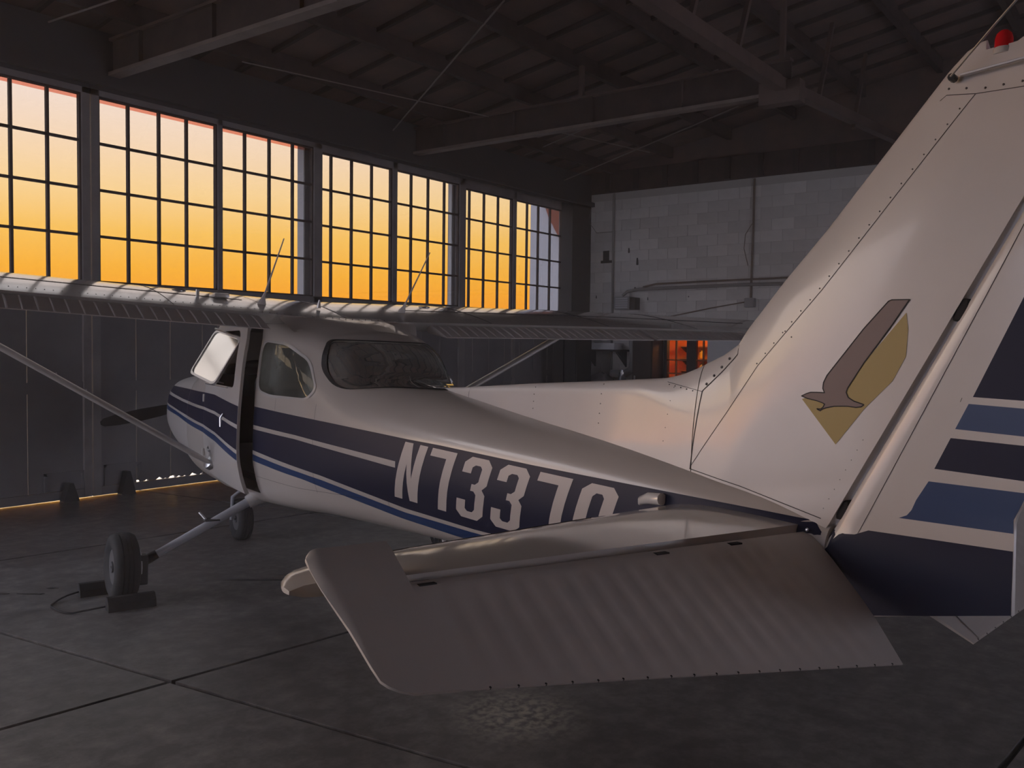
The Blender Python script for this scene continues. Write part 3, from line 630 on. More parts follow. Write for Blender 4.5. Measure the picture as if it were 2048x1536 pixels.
# the door's top-hinged window, propped open
WC = [Vector(p) for p in ((-.832, .535, 1.805), (-1.389, .517, 1.737), (-1.354, .697, 1.403), (-.796, .715, 1.471))]
wu = (WC[1] - WC[0]); wv = (WC[3] - WC[0]); wn = wu.cross(wv).normalized(); wn = wn if wn.y > 0 else -wn
def wp(a, b, h=0): return WC[0] + wu * a + wv * b + wn * h
fr_out = rounded([(0, 0), (1, 0), (1, 1), (0, 1)], .13, 6); fr_in = rounded([(.035, .045), (.965, .045), (.965, .955), (.035, .955)], .12, 6)
n_ = len(fr_out); vv = []; ff = []
for h in (-.009, .009): vv += [wp(a, b, h) for a, b in fr_out] + [wp(a, b, h) for a, b in fr_in]
for i in range(n_):
    j = (i + 1) % n_; ff += [(i, j, n_ + j, n_ + i), (2 * n_ + i, 3 * n_ + i, 3 * n_ + j, 2 * n_ + j), (i, 2 * n_ + i, 2 * n_ + j, j), (n_ + i, n_ + j, 3 * n_ + j, 3 * n_ + i)]
ow = MB().add(vv, ff).build('open_window_frame', M['paint_polish'], DOOROBJ)
tag(ow, 'white rounded frame of the propped-open door window')
mesh_obj('window_pane', [wp(a, b, .002) for a, b in fr_in], [tuple(range(n_))], M['plexi_film'], DOOROBJ)
MB().tube([wp(-.005, .0, .012), wp(1.0, .0, .012)], .008, 6).build('window_hinge', M['alu'], DOOROBJ)
pz = [wp(.45, .97, -.005), DROT @ Vector((-1.05, .50, 1.41))]
MB().tube(pz, .005, 6).build('window_stay', M['alu'], DOOROBJ)
MB().tube([DROT @ B(.68, .557, 1.395), DROT @ B(1.44, .557, 1.395)], .006, 6).build('window_sill', M['alu'], DOOROBJ)
# door handle and lock
for s0, z0, l in ((1.40, 1.17, .07),):
    MB().tube([DROT @ B(s0, .572, z0 + .04), DROT @ B(s0, .59, z0 + .01), DROT @ B(s0 + .005, .588, z0 - .05)], .008, 6).build('door_handle', M['alu'], DOOROBJ, True)
MB().tube([B(.815, .565, .93), B(.83, .585, .905), B(.87, .58, .895)], .011, 6).build('step_lug', M['alu'], AC, True)
for z in (1.28, .86): MB().tube([B(.6, .55, z - .03), B(.6, .55, z + .03)], .012, 8).build('door_hinge', M['paint_polish'], AC, True)
# ---- cabin interior
it = MB()
it.box(B(2.2, -.34, .70), B(.15, .34, .76)); it.box(B(.42, -.46, .8), B(.30, .46, 1.46))
it.build('cabin_floor_and_panel', M['interior'], AC)
for y in (-.25, .25):
    sm = MB(); sm.cham(B(1.42, y - .2, .78), B(.92, y + .2, .96), .05); sm.cham(B(1.56, y - .2, .92), B(1.42, y + .2, 1.48), .05); sm.build('front_seat', M['seat'], AC, True)
sm = MB(); sm.cham(B(2.2, -.42, .78), B(1.8, .42, .96), .05); sm.cham(B(2.36, -.40, .92), B(2.24, .40, 1.36), .05); sm.build('rear_bench', M['seat'], AC, True)

# ---- wings
def naca(t, m_, p_, c):
    """(upper, lower) heights at chord fraction c"""
    yt = 5 * t * (.2969 * math.sqrt(c) - .126 * c - .3516 * c * c + .2843 * c ** 3 - .1036 * c ** 4)
    yc = m_ / p_ ** 2 * (2 * p_ * c - c * c) if c < p_ else m_ / (1 - p_) ** 2 * (1 - 2 * p_ + 2 * p_ * c - c * c)
    return yc + yt, yc - yt
def wing_line(y):
    """leading/trailing edge stations and heights at span y (>0)"""
    k = max(0, (y - 2.62) / 2.82); le = .62 + .12 * k; te = 2.25 - .26 * k; dz = .03 * (y - .57)
    return le, te, 1.965 + dz, 1.838 + dz - .008 * k
def wing_pt(y, c, up):
    le, te, zl, zt = wing_line(abs(y)); ch = te - le; t = .125
    q = naca(t, .02, .4, max(0, min(1, c)))[0 if up else 1] * ch
    return le + ch * c, zl + (zt - zl) * c + q
CU = [.875, .84, .78, .7, .6, .5, .4, .32, .24, .17, .11, .065, .03, .01, .002]; CL = [0, .004, .015, .04, .08, .14, .22, .32, .44, .56, .68, .78, .80]
def wing_mesh(ys, sgn, close=True):
    v = []; f = []; n = len(CU) + len(CL)
    for y in ys:
        for c in CU: s, z = wing_pt(y, c, True); v.append(B(s, sgn * y, z))
        for c in CL: s, z = wing_pt(y, c, False); v.append(B(s, sgn * y, z))
    for i in range(len(ys) - 1):
        for j in range(n): f.append((i * n + j, i * n + (j + 1) % n, (i + 1) * n + (j + 1) % n, (i + 1) * n + j))
    f.append(tuple(range(n))); f.append(tuple(range(len(v) - n, len(v)))); return v, f
def surface_panel(name, y0, y1, sgn, deg, parent, m, bead=.0762):
    """flap or aileron: beaded skin, turned down by deg about its nose"""
    ys = []; k = 0; y = y0
    ys.append((y0, 0))
    nb = int((y1 - y0 - .04) / bead)
    for k in range(nb): c = y0 + .05 + k * bead; ys += [(c - .0065, 0), (c - .003, .8), (c, 1), (c + .003, .8), (c + .0065, 0)]
    ys.append((y1, 0)); v = []; f = []; prof_n = None
    for y, b in ys:
        le, te, zl, zt = wing_line(y); ch = te - le; cs = ch * .135; nose = Vector((te - cs, 0, zl + (zt - zl) * .865 + .004)); P = []
        sc = ch / 1.63; a = R(deg)
        prof = [(-.075, -.022), (-.07, .006), (-.045, .022), (-.01, .0285), (.03, .0265), (.10, .0185), (.17, .0095), (.228, .003), (.228, -.002), (.15, -.012), (.05, -.026), (-.03, -.034)]
        for i, (dx_, dz_) in enumerate(prof):
            if 3 < i < 7: dz_ += b * .0085
            elif i in (9, 10): dz_ -= b * .005
            dx_ *= sc; dz_ *= sc
            P.append(B(nose.x + dx_ * math.cos(a) + dz_ * math.sin(a), sgn * y, nose.z - dx_ * math.sin(a) + dz_ * math.cos(a) - .012 * sc))
        v += P; prof_n = len(P)
    n = prof_n
    for i in range(len(ys) - 1):
        for j in range(n): f.append((i * n + j, i * n + (j + 1) % n, (i + 1) * n + (j + 1) % n, (i + 1) * n + j))
    f.append(tuple(range(n))); f.append(tuple(range(len(v) - n, len(v))))
    return MB().add(v, f).build(name, m, parent, True, 25)
for sgn in (1, -1):
    v, f = wing_mesh([.50, .57, 1.0, 1.5, 2.0, 2.62, 3.4, 4.2, 5.0, 5.3], sgn)
    wing = MB().add(v, f).build('wing', M['paint_polish'], AC, True, 35)
    v, f = [], []; ys = [5.305, 5.36, 5.41, 5.445, 5.46]; sc = [1, .97, .86, .6, .25]; n = len(CU) + len(CL)
    for y, k in zip(ys, sc):
        for c, up in [(c, True) for c in CU] + [(c, False) for c in CL]:
            s, z = wing_pt(5.3, c, up); cz = wing_pt(5.3, .4, True)[1] * .5 + wing_pt(5.3, .4, False)[1] * .5; v.append(B(1.3 + (s - 1.3) * (.6 + .4 * k), sgn * y, cz + .05 + (z - cz - .05) * k))
    for i in range(len(ys) - 1):
        for j in range(n): f.append((i * n + j, i * n + (j + 1) % n, (i + 1) * n + (j + 1) % n, (i + 1) * n + j))
    f.append(tuple(range(n))); f.append(tuple(range(len(v) - n, len(v)))); MB().add(v, f).build('wing_tip', M['paint'], wing, True, 50)
    surface_panel('flap', .63, 2.60, sgn, 15, wing, M['paint_matte'])
    surface_panel('aileron', 2.64, 5.25, sgn, 14 if sgn < 0 else 8, wing, M['paint_matte'])
    # spanwise rivet rows and skin seams on the upper surface
    rv = MB(); se = MB()
    for c in (.28, .60, .80):
        y = .62
        while y < (3.0 if sgn > 0 else 4.0):
            s, z = wing_pt(y, c, True); rv.ball(B(s, sgn * y, z), .0035); y += .045
    for c0, c1, y0, y1 in ((.60, .60, .6, 4.5), (.12, .86, 1.15, 1.15), (.12, .86, 2.3, 2.3), (.12, .86, 3.4, 3.4)):
        pts = []
        for k in range(12):
            c = c0 + (c1 - c0) * k / 11; y = y0 + (y1 - y0) * k / 11; s, z = wing_pt(y, c, True); pts.append(B(s, sgn * y, z + .0005))
        se.tube(pts, .0022, 4)
    tag(rv.build('rivet_rows', M['rivet'], wing), kind='stuff'); se.build('skin_seams', M['seam'], wing)
    s, z = wing_pt(.9, .5, True); MB().lathe([(0, .05), (.008, .05), (.016, .042), (.018, 0.001)], B(s - .1, sgn * .95, z + .004), (0, 0, 1), 16).build('fuel_cap', M['alu'], wing, True)
v, f = [], []
v, f = wing_mesh([.52, .25, .01], 1); v2, f2 = wing_mesh([.52, .25, .01], -1); k = len(v)
cs = MB(); cs.add(v, f); cs.add(v2, f2); roof = cs.build('cabin_roof', M['paint_polish'], AC, True, 35)
# fairing from roof aft to the rear window
mbf = MB()
for sgn in (1, -1):
    v = []; rows = [(1.98, 0), (2.06, .15), (2.16, .4), (2.28, .7), (2.38, .9), (2.46, 1)]
    for s0, k in rows:
        kk = k * k * (3 - 2 * k)
        for q in (0, .25, .5, .7, .85, 1):
            y = q * (.50 * (1 - kk) + .34 * kk); s1, z1 = wing_pt(max(y, .01), min(.875, (s0 - .62) / 1.63), True)
            hit = BVH.ray_cast(Vector((-s0, sgn * y, 4)), Vector((0, 0, -1))); zz = hit[0].z + .003 if hit[0] is not None else 1.4
            v.append(B(s0, sgn * y, max(z1 * (1 - kk) + zz * kk - .10 * q ** 4 * kk * (1 - kk) * 4, zz if hit[0] is not None and zz > 1.7 else 0)))
    f = [(i * 6 + j, i * 6 + j + 1, (i + 1) * 6 + j + 1, (i + 1) * 6 + j) for i in range(5) for j in range(5)]; mbf.add(v, f)
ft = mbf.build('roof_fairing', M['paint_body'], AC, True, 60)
rr = MB()
for k in range(26):
    y = -.6 + 1.2 * k / 25; s, z = wing_pt(abs(y) + .001, .855, True); rr.ball(B(s, y, z + .001), .004)
tag(rr.build('roof_rivets', M['rivet'], roof), kind='stuff')
# whip antennas and small roof fittings
for base, tip in (((1.7, .50, 1.972), (1.85, 0.410, 2.407)), ((1.7, -.556, 1.972), (1.85, -0.701, 2.420))):
    b = B(*base); t = B(*tip); d = t - b
    a = MB().tube([b - Vector((0, 0, .02)), b + d * .03, b + d * .1, b + d * .16], [.034, .026, .012, .008], 10).build('antenna_base', M['paint'], AC, True)
    MB().tube([b + d * .12, b + d * .55, t], [.007, .0055, .004], 8).build('antenna_whip', M['letter'], a, True)
MB().cham(B(1.66, .70, 2.0), B(1.52, .80, 2.03), .012).build('roof_antenna', M['paint_polish'], AC, True)
MB().tube([B(1.62, .90, 1.99), B(1.62, .90, 2.045)], .012, 8).build('fuel_vent', M['paint_polish'], AC, True)
MB().tube([B(1.7, .09, 1.97), B(1.71, .09, 2.025)], [.016, .006], 8).build('roof_light', M['paint_polish'], AC, True)
# ---- wing struts
for sgn in (1, -1):
    a = B(.83, sgn * .545, .79); b = B(1.24, sgn * 2.45, 1.90); d = (b - a).normalized()
    st = MB().tube([a, a + d * .06, a + d * .16, b - d * .12, b], [.03, .045, .052, .052, .04], 14, flat=.42, up=(1, 0, 0)).build('wing_strut', M['paint'], AC, True, 60)
    MB().lathe([(-.03, .02), (-.02, .05), (.02, .05), (.03, .02)], a + d * .02, d, 12).build('strut_cuff', M['alu'], st, True)
    for k in (.48, .58): MB().tube([a + d * (b - a).length * k, a + d * (b - a).length * k + Vector((.0, sgn * .0, .035))], .006, 6).build('tie_down_ring', M['alu'], st)
# ---- tail: dorsal fin and fin share one thickness law
CREST = [(3.288, 1.482), (3.553, 1.497), (4.124, 1.539), (4.7, 1.575), (5.059, 1.600), (5.15, 1.618), (5.231, 1.646), (5.354, 1.696), (5.424, 1.737), (5.468, 1.797), (5.62, 1.960), (5.78, 2.117), (6.116, 2.477), (6.18, 2.545), (6.23, 2.588), (6.27, 2.605), (6.286, 2.606), (6.29, 2.574), (6.375, 2.576), (6.40, 2.592), (6.45, 2.60), (6.66, 2.605)]
BASE = [(3.288, 1.470), (3.6, 1.437), (4.175, 1.374), (4.7, 1.322), (5.24, 1.258), (5.5, 1.222), (5.85, 1.140), (5.9, 1.1)]
cx = [p[0] for p in CREST]; cy = [p[1] for p in CREST]; FULL = [p for p in CREST if not 6.287 < p[0] < 6.42]; fx = [p[0] for p in FULL]; fy = [p[1] for p in FULL]; bx = [p[0] for p in BASE]; by = [p[1] for p in BASE]
def hinge_s(z): return 5.850 + .567 * (z - 1.135)
def hinge_z(s): return 1.135 + (s - 5.850) / .567
def thick(s, z):
    d = (lerp(fx, fy, s) - z); d = max(d, 0)
    kf = max(0, min(1, (s - 4.9) / .6)); kf = kf * kf * (3 - 2 * kf)
    nx = 1 * (1 - kf) + .70 * kf
    d *= nx; T = (.016 + .022 * max(0, min(1, (s - 3.3) / 1.8))) * (1 - kf) + .062 * kf; dm = .05 * (1 - kf) + .34 * kf
    t = T * math.sqrt(max(0, 1 - (1 - min(d / dm, 1)) ** 2))
    t += .02 * (1 - kf) * max(0, min(1, d / .25)) * max(0, min(1, (s - 3.4) / 1.2))
    hz = max(0, (hinge_s(z) - s)); t *= .62 + .38 * min(1, hz / .5)
    return t * (1 - .28 * max(0, min(1, (z - 1.3) / 1.2)))
def fin_mesh(ss, lowf, nrow=26):
    v = []; f = []
    for s in ss:
        lo = lowf(s); hi = lerp(cx, cy, s)
        for sg in (1, -1):
            for k in range(nrow):
                q = k / (nrow - 1); q = 1 - (1 - q) ** 1.9; z = lo + (hi - lo) * q; v.append(B(s, sg * thick(s, z), z))
    m = 2 * nrow
    for i in range(len(ss) - 1):
        f.append((i * m + nrow - 1, i * m + 2 * nrow - 1, (i + 1) * m + 2 * nrow - 1, (i + 1) * m + nrow - 1))
        for j in range(nrow - 1):
            f.append((i * m + j, i * m + j + 1, (i + 1) * m + j + 1, (i + 1) * m + j)); f.append((i * m + nrow + j, (i + 1) * m + nrow + j, (i + 1) * m + nrow + j + 1, i * m + nrow + j + 1))
    return v, f
def fin_low(s): return max(lerp(bx, by, s) - .01, hinge_z(s) if s > 5.845 else 0)
SPL = 5.262
v, f = fin_mesh(frange(3.29, SPL - .002, 60), fin_low, 18); dors = MB().add(v, f).build('dorsal_fin', M['paint'], AC, True, 60)
ss = frange(SPL + .002, 5.845, 45) + frange(5.86, 6.20, 28) + frange(6.205, 6.285, 14) + [6.289, 6.291] + frange(6.30, 6.665, 30)
v, f = fin_mesh(ss, fin_low); fin = MB().add(v, f)
# closing web along the hinge
hz = frange(1.14, 2.6, 30); k0 = len(fin.v)
for z in hz: s = hinge_s(z) - .001; fin.v += [B(s, thick(s, z), z), B(s, -thick(s, z), z)]
for i in range(29): fin.f.append((k0 + 2 * i, k0 + 2 * i + 1, k0 + 2 * i + 3, k0 + 2 * i + 2))
fin = fin.build('vertical_fin', M['paint'], AC, True, 50)
def fin_proj(off=.0012): return lambda s, z: B(s, thick(s, z) + off, z)
def on_fin(name, polys, m, parent=None, off=.0012, dx=.03, dz=.03): return decal(name, polys, m, parent or fin, proj=fin_proj(off), dx=dx, dz=dz)
BIRD = [(6.108, 1.872), (6.052, 1.873), (6.041, 1.869), (5.961, 1.785), (5.837, 1.635), (5.825, 1.611), (5.823, 1.592), (5.83, 1.578), (5.803, 1.578), (5.778, 1.577), (5.763, 1.572), (5.744, 1.563), (5.766, 1.556), (5.804, 1.55), (5.823, 1.545), (5.832, 1.541), (5.827, 1.531), (5.818, 1.524), (5.804, 1.524), (5.809, 1.521), (5.817, 1.518), (5.824, 1.524), (5.837, 1.529), (5.867, 1.536), (5.915, 1.539), (5.944, 1.537), (5.962, 1.54), (5.971, 1.547), (5.967, 1.549), (5.937, 1.556), (5.916, 1.567), (5.908, 1.583), (5.912, 1.596), (5.966, 1.678), (6.05, 1.789)]
YEL = [(5.745, 1.553), (5.876, 1.413), (5.973, 1.535), (6.063, 1.625), (6.103, 1.701), (6.107, 1.784), (6.099, 1.833), (5.966, 1.678), (5.912, 1.596), (5.822, 1.579)]
tag(on_fin('emblem_diamond', [YEL], M['yellow']), 'faded yellow diamond behind the bird emblem')
bird = on_fin('bird_emblem', [BIRD], M['brown'], off=.002); tag(bird, 'brown soaring bird emblem with raised wing')
on_fin('bird_outline', ribbon_quads(BIRD, .0035), M['seam'], fin, off=.0026)
fs = [ribbon([(5.263, 1.275), (5.55, 1.66), (5.80, 1.915), (6.274, 2.451)], .0022), ribbon([(6.165, 2.455), (6.185, 2.467), (6.274, 2.451), (6.40, 2.443), (6.56, 2.44)], .0022), ribbon([(5.255, 1.262), (5.5, 1.228), (5.83, 1.165)], .003)]
tag(on_fin('fin_seams', fs, M['seam'], off=.0008), kind='stuff')
rv = MB()
def fin_rivets(pts, step, r=.0028):
    for a, b in zip(pts, pts[1:]):
        a = Vector(a); b = Vector(b); n = max(1, int((b - a).length / step))
        for k in range(n): p = a + (b - a) * (k / n); rv.ball(B(p.x, thick(p.x, p.y) + .0005, p.y), r)
fin_rivets([(5.545, 1.667), (5.79, 1.92), (6.264, 2.456)], .05); fin_rivets([(5.838, 1.20), (5.99, 1.47)], .035, .0016); fin_rivets([(6.19, 2.485), (6.3, 2.462), (6.5, 2.455)], .045, .004); fin_rivets([(5.66, 1.78), (5.72, 1.74)], .03)
tag(rv.build('fin_rivets', M['rivet'], fin), kind='stuff')
# the root fillet piece with its screws, and the dorsal's seams
ds = [ribbon([(5.258, 1.262), (5.287, 1.558)], .004), ribbon([(5.287, 1.558), (5.38, 1.64), (5.44, 1.70), (5.432, 1.735)], .004), ribbon([(5.085, 1.585), (5.285, 1.556)], .002), ribbon([(3.60, 1.44), (3.598, 1.495)], .003)]
tag(on_fin('dorsal_seams', ds, M['seam'], dors, off=.001), kind='stuff')
rv = MB(); fin_rivets([(5.10, 1.575), (5.27, 1.552)], .034, .003); fin_rivets([(4.2, 1.525), (4.2, 1.39)], .03, .003); fin_rivets([(4.7, 1.56), (4.7, 1.35)], .04, .003); fin_rivets([(5.13, 1.565), (5.10, 1.30)], .05, .002)
tag(rv.build('dorsal_rivets', M['rivet'], dors), kind='stuff')
rv = MB(); fin_rivets([(5.303, 1.585), (5.43, 1.715)], .043, .006); tag(rv.build('fillet_screws', M['rivet'], dors), kind='stuff')
# fin-tip antenna rod and beacon
MB().tube([B(6.212, .035, 2.505), B(6.217, .06, 2.506)], .011, 8).build('antenna_insulator', M['black'], fin)
MB().tube([B(6.215, .06, 2.507), B(6.36, .11, 2.60), B(6.45, .14, 2.655)], .0032, 6).build('tip_antenna_rod', M['alu'], fin)
MB().tube([B(6.24, .052, 2.507), B(6.42, .047, 2.513)], .005, 6).build('antenna_stub', M['alu'], fin)
MB().lathe([(-.02, .027), (-.006, .027), (-.002, .025)], B(6.332, 0, 2.573), (0, 0, 1), 20).build('beacon_base', M['paint_polish'], fin, True)
MB().lathe([(0, .024), (.024, .024), (.038, .021), (.048, .012), (.051, .002)], B(6.332, 0, 2.571), (0, 0, 1), 20).build('beacon_lens', M['redlens'], fin, True)
# ---- rudder
def rud_le(z): return hinge_s(z) + .014
def rud_te(z): return lerp([.87, .99, 1.256, 2.62], [6.431, 6.432, 6.426, 7.02], z)
def rud_t(s, z):
    a, b = rud_le(z), rud_te(z); q = max(0, min(1, (s - a) / (b - a))); t0 = .036 * (1 - .25 * max(0, (z - 1.2) / 1.4)) + .02 * max(0, min(1, (1.15 - z) / .1))
    return t0 * min(1, math.sqrt(max(0, 1 - (1 - min(q / .06, 1)) ** 2))) * (1 - .9 * max(0, q - .06) / .94) + .0025
def rud_bot(s): return lerp([5.68, 6.0, 6.43], [.855, .885, .992], s)
v = []; f = []; zs = frange(0, 1, 70); qs = [0, .004, .015, .035, .06, .15, .3, .45, .6, .75, .9, .985, 1]
for zk in zs:
    for sg in (1, -1):
        for q in qs:
            zz = .87 + zk * 1.73; s = rud_le(zz) + (rud_te(zz) - rud_le(zz)) * q; z0 = max(zz, rud_bot(s)); v.append(B(s, sg * rud_t(s, zz), z0))
m = 2 * len(qs)
for i in range(69):
    for j in range(len(qs) - 1):
        f.append((i * m + j, i * m + j + 1, (i + 1) * m + j + 1, (i + 1) * m + j)); o = len(qs); f.append((i * m + o + j, (i + 1) * m + o + j, (i + 1) * m + o + j + 1, i * m + o + j + 1))
    f.append((i * m, (i + 1) * m, (i + 1) * m + len(qs), i * m + len(qs))); f.append((i * m + len(qs) - 1, i * m + m - 1, (i + 1) * m + m - 1, (i + 1) * m + len(qs) - 1))
for r0 in (0, 69 * m):
    for j in range(len(qs) - 1): f.append((r0 + j, r0 + len(qs) + j, r0 + len(qs) + j + 1, r0 + j + 1))
rud = MB().add(v, f).build('rudder', M['paint'], AC, True, 40)
def on_rud(name, polys, m, off=.0012): 
    return [decal(name, polys, m, rud, proj=lambda s, z: B(s, sg * (rud_t(s, z) + off), z), dx=.04, dz=.04) for sg in (1, -1)][0]
def te(z): return (rud_te(z) - .002, z)
on_rud('rudder_stripe', [[(6.305, 1.589), (6.433, 1.871), (6.66, 2.36), te(2.36), te(2.0), te(1.75), te(1.583)]], M['navy'])
on_rud('rudder_stripe', [[(6.258, 1.494), (6.294, 1.569), te(1.561), te(1.486)]], M['blue'])
on_rud('rudder_stripe', [[(6.201, 1.372), (6.246, 1.467), te(1.462), te(1.366)]], M['navy'])
on_rud('rudder_stripe', [[(6.097, 1.210), (6.122, 1.222), (6.136, 1.24), (6.149, 1.272), (6.185, 1.333), te(1.334), te(1.256), te(1.218)]], M['blue'])
zb = [(5.875, 1.137), (5.92, 1.131), (5.955, 1.135), (6.0, 1.155), (6.2, 1.162), te(1.169)]
on_rud('rudder_base_stripe', [zb + [te(1.05), te(1.0), (6.43, .992), (6.2, .935), (6.0, .887), (5.85, .872), (5.735, .872), (5.80, 1.01)]], M['navy'])
sm = [ribbon([(5.965, 1.14), (6.05, 1.31), (6.345, 1.90), (6.6, 2.42)], .0018), ribbon([(6.275, 1.585), (6.27, 1.573)], .0015)]
tag(on_rud('rudder_seam', sm, M['seam'], .0009), kind='stuff')
for z in (1.205, 1.84, 2.4):
    s = hinge_s(z); MB().cham(B(s + .03, -.02, z - .035), B(s - .012, .03, z + .03), .006).build('rudder_hinge', M['dark'], fin)
v = [];
# ---- horizontal tail
ZH = 1.101
def stab_le(y): return lerp([.05, 1.46, 1.58, 1.67, 1.74, 1.785, 1.805], [5.185, 5.465, 5.490, 5.515, 5.55, 5.60, 5.66], y)
def stab_te(y): return 5.770 if y < 1.545 else 5.63 + (0 if y < 1.56 else 0)
def stab_q(c): return .76 * (math.sqrt(max(0, 1 - (1 - min(c / .42, 1)) ** 2)) if c < .42 else 1 - .30 * ((c - .42) / .58) ** 1.6)
def elev(sgn):
    # stabilizer
    ys = [.05, .3, .6, .9, 1.2, 1.4, 1.54, 1.545, 1.6, 1.65, 1.70, 1.74, 1.77, 1.79, 1.80, 1.805]; cs = [0, .006, .025, .06, .12, .2, .32, .45, .6, .75, .88, 1]
    v = []; f = []
    for y in ys:
        a, b = stab_le(y), (5.757 if y < 1.542 else 5.71); th = lerp([.05, 1.45, 1.70, 1.77, 1.805], [.056, .042, .036, .026, .008], y)
        for up in (1, -1):
            for c in cs:
                q = stab_q(c) * th; v.append(B(a + (b - a) * c, sgn * y, ZH + up * q + .004))
    n = len(cs); m = 2 * n
    for i in range(len(ys) - 1):
        for j in range(n - 1): f.append((i * m + j, i * m + j + 1, (i + 1) * m + j + 1, (i + 1) * m + j)); f.append((i * m + n + j, (i + 1) * m + n + j, (i + 1) * m + n + j + 1, i * m + n + j + 1))
        f.append((i * m + n - 1, i * m + m - 1, (i + 1) * m + m - 1, (i + 1) * m + n - 1))
    e0 = (len(ys) - 1) * m; f += [(e0 + j, e0 + n + j, e0 + n + j + 1, e0 + j + 1) for j in range(n - 1)]
    stb = MB().add(v, f).build('stabilizer', M['paint_polish'], AC, True, 45)
    def zs_(s, y):
        a, b = stab_le(y), 5.757; c = max(0, min(1, (s - a) / (b - a))); th = lerp([.05, 1.45, 1.65], [.056, .040, .034], y); return ZH + .004 + stab_q(c) * th
    pts = [B(stab_le(y) + .055, sgn * y, zs_(stab_le(y) + .055, y) + .0004) for y in frange(.62, 1.5, 12)]; MB().tube(pts, .0018, 4).build('stabilizer_seam', M['seam'], stb)
    rv = MB()
    for k in range(14): y = .62 + k * .07; rv.ball(B(stab_le(y) + .047, sgn * y, zs_(stab_le(y) + .047, y)), .003)
    tag(rv.build('stabilizer_rivets', M['rivet'], stb), kind='stuff')
    MB().tube([B(5.085, sgn * .150, 1.105), B(5.105, sgn * .158, 1.125), B(5.15, sgn * .16, 1.14), B(5.215, sgn * .16, 1.145)], [.008, .018, .024, .024], 10).build('root_fairing', M['paint_polish'], stb, True, 50)
    # elevator, drooped 32 degrees about the hinge
    al = R(32)
    def E(y, c, n_): return B(5.788 + c * math.cos(al) + n_ * math.sin(al), sgn * y, ZH - c * math.sin(al) + n_ * math.cos(al))
    def c1(y): return lerp([.05, .19, 1.173, 1.65, 1.689, 1.713, 1.718, 1.752], [.54, .519, .358, .285, .266, .235, .20, .02], y)
    yl = [.05]; bead = .0692; y = .23
    rows = []
    bl = []
    while y < 1.5: bl.append(y); y += bead
    cq = [0, .04, .12, .25, .4, .55, .7, .85, 1]
    inb = [(0, .06), (.10, .065), (.34, .12), (.519, .19)]
    def main_rows():
        r = [(None, 0)]
        for b in bl: r += [(b - .02, 0), (b, 1), (b + .02, 0)]
        r += [(1.543, 0)]; return r
    v = []; f = []; rws = main_rows(); nq = len(cq)
    for y, b in rws:
        for up in (1, -1):
            for q in cq:
                if y is None: c = q * .519; yy = lerp([p[0] for p in inb], [p[1] for p in inb], c)
                else: yy = y; c = q * c1(y)
                if q == 0: c = -.014
                t = .020 * (1 - .9 * q) + (.0 if q else -.012); t -= b * .0035 * (1 if .1 < q < .99 else 0)
                v.append(E(yy, c, up * max(t, .0015)))
    m = 2 * nq
    for i in range(len(rws) - 1):
        for j in range(nq - 1): f.append((i * m + j, i * m + j + 1, (i + 1) * m + j + 1, (i + 1) * m + j)); f.append((i * m + nq + j, (i + 1) * m + nq + j, (i + 1) * m + nq + j + 1, i * m + nq + j + 1))
        f.append((i * m, (i + 1) * m, (i + 1) * m + nq, i * m + nq)); f.append((i * m + nq - 1, i * m + m - 1, (i + 1) * m + m - 1, (i + 1) * m + nq - 1))
    f += [(j, nq + j, nq + j + 1, j + 1) for j in range(nq - 1)]
    # outboard strip with the balance horn ahead of the hinge
    hy = [1.543, 1.56, 1.60, 1.65, 1.68, 1.70, 1.712, 1.718, 1.728, 1.74, 1.75, 1.756]; k0 = len(v); hc = [0, .02, .08, .2, .35, .5, .65, .8, .92, 1]
    for y in hy:
        ca = lerp([1.543, 1.72, 1.745, 1.756], [-.162, -.160, -.150, -.13], y); cb = lerp([1.543, 1.65, 1.68, 1.70, 1.712, 1.718, 1.728, 1.74, 1.75, 1.756], [.301, .287, .273, .257, .240, .20, .10, .03, -.03, -.09], y)
        for up in (1, -1):
            for q in hc: t = (.021 * min(1, math.sqrt(q / .05)) if q < .05 else .021) * (1 - .8 * max(0, q - .35) / .65) * lerp([1.543, 1.735, 1.756], [1, .85, .2], y); v.append(E(y, ca + (cb - ca) * q, up * max(t, .001)))
    n2 = len(hc); m2 = 2 * n2
    for i in range(len(hy) - 1):
        for j in range(n2 - 1): f.append((k0 + i * m2 + j, k0 + i * m2 + j + 1, k0 + (i + 1) * m2 + j + 1, k0 + (i + 1) * m2 + j)); f.append((k0 + i * m2 + n2 + j, k0 + (i + 1) * m2 + n2 + j, k0 + (i + 1) * m2 + n2 + j + 1, k0 + i * m2 + n2 + j + 1))
        f.append((k0 + i * m2, k0 + (i + 1) * m2, k0 + (i + 1) * m2 + n2, k0 + i * m2 + n2)); f.append((k0 + i * m2 + n2 - 1, k0 + i * m2 + m2 - 1, k0 + (i + 1) * m2 + m2 - 1, k0 + (i + 1) * m2 + n2 - 1))
    f += [(k0 + j, k0 + n2 + j, k0 + n2 + j + 1, k0 + j + 1) for j in range(n2 - 1)]; e0 = k0 + (len(hy) - 1) * m2; f += [(e0 + j, e0 + n2 + j, e0 + n2 + j + 1, e0 + j + 1) for j in range(n2 - 1)]
    el = MB().add(v, f).build('elevator', M['paint_matte'], AC, True, 28)
    tk = MB()
    for b in bl: tk.ball(E(b, c1(b) - .003, 0), .0042)
    tag(tk.build('edge_rivets', M['seam'], el), kind='stuff')
    for y in (.42, .73, 1.50): a = E(y, .004, .012); MB().box(a - Vector((.012, .024, .02)), a + Vector((.028, .024, .004))).build('elevator_hinge', M['dark'], stb)
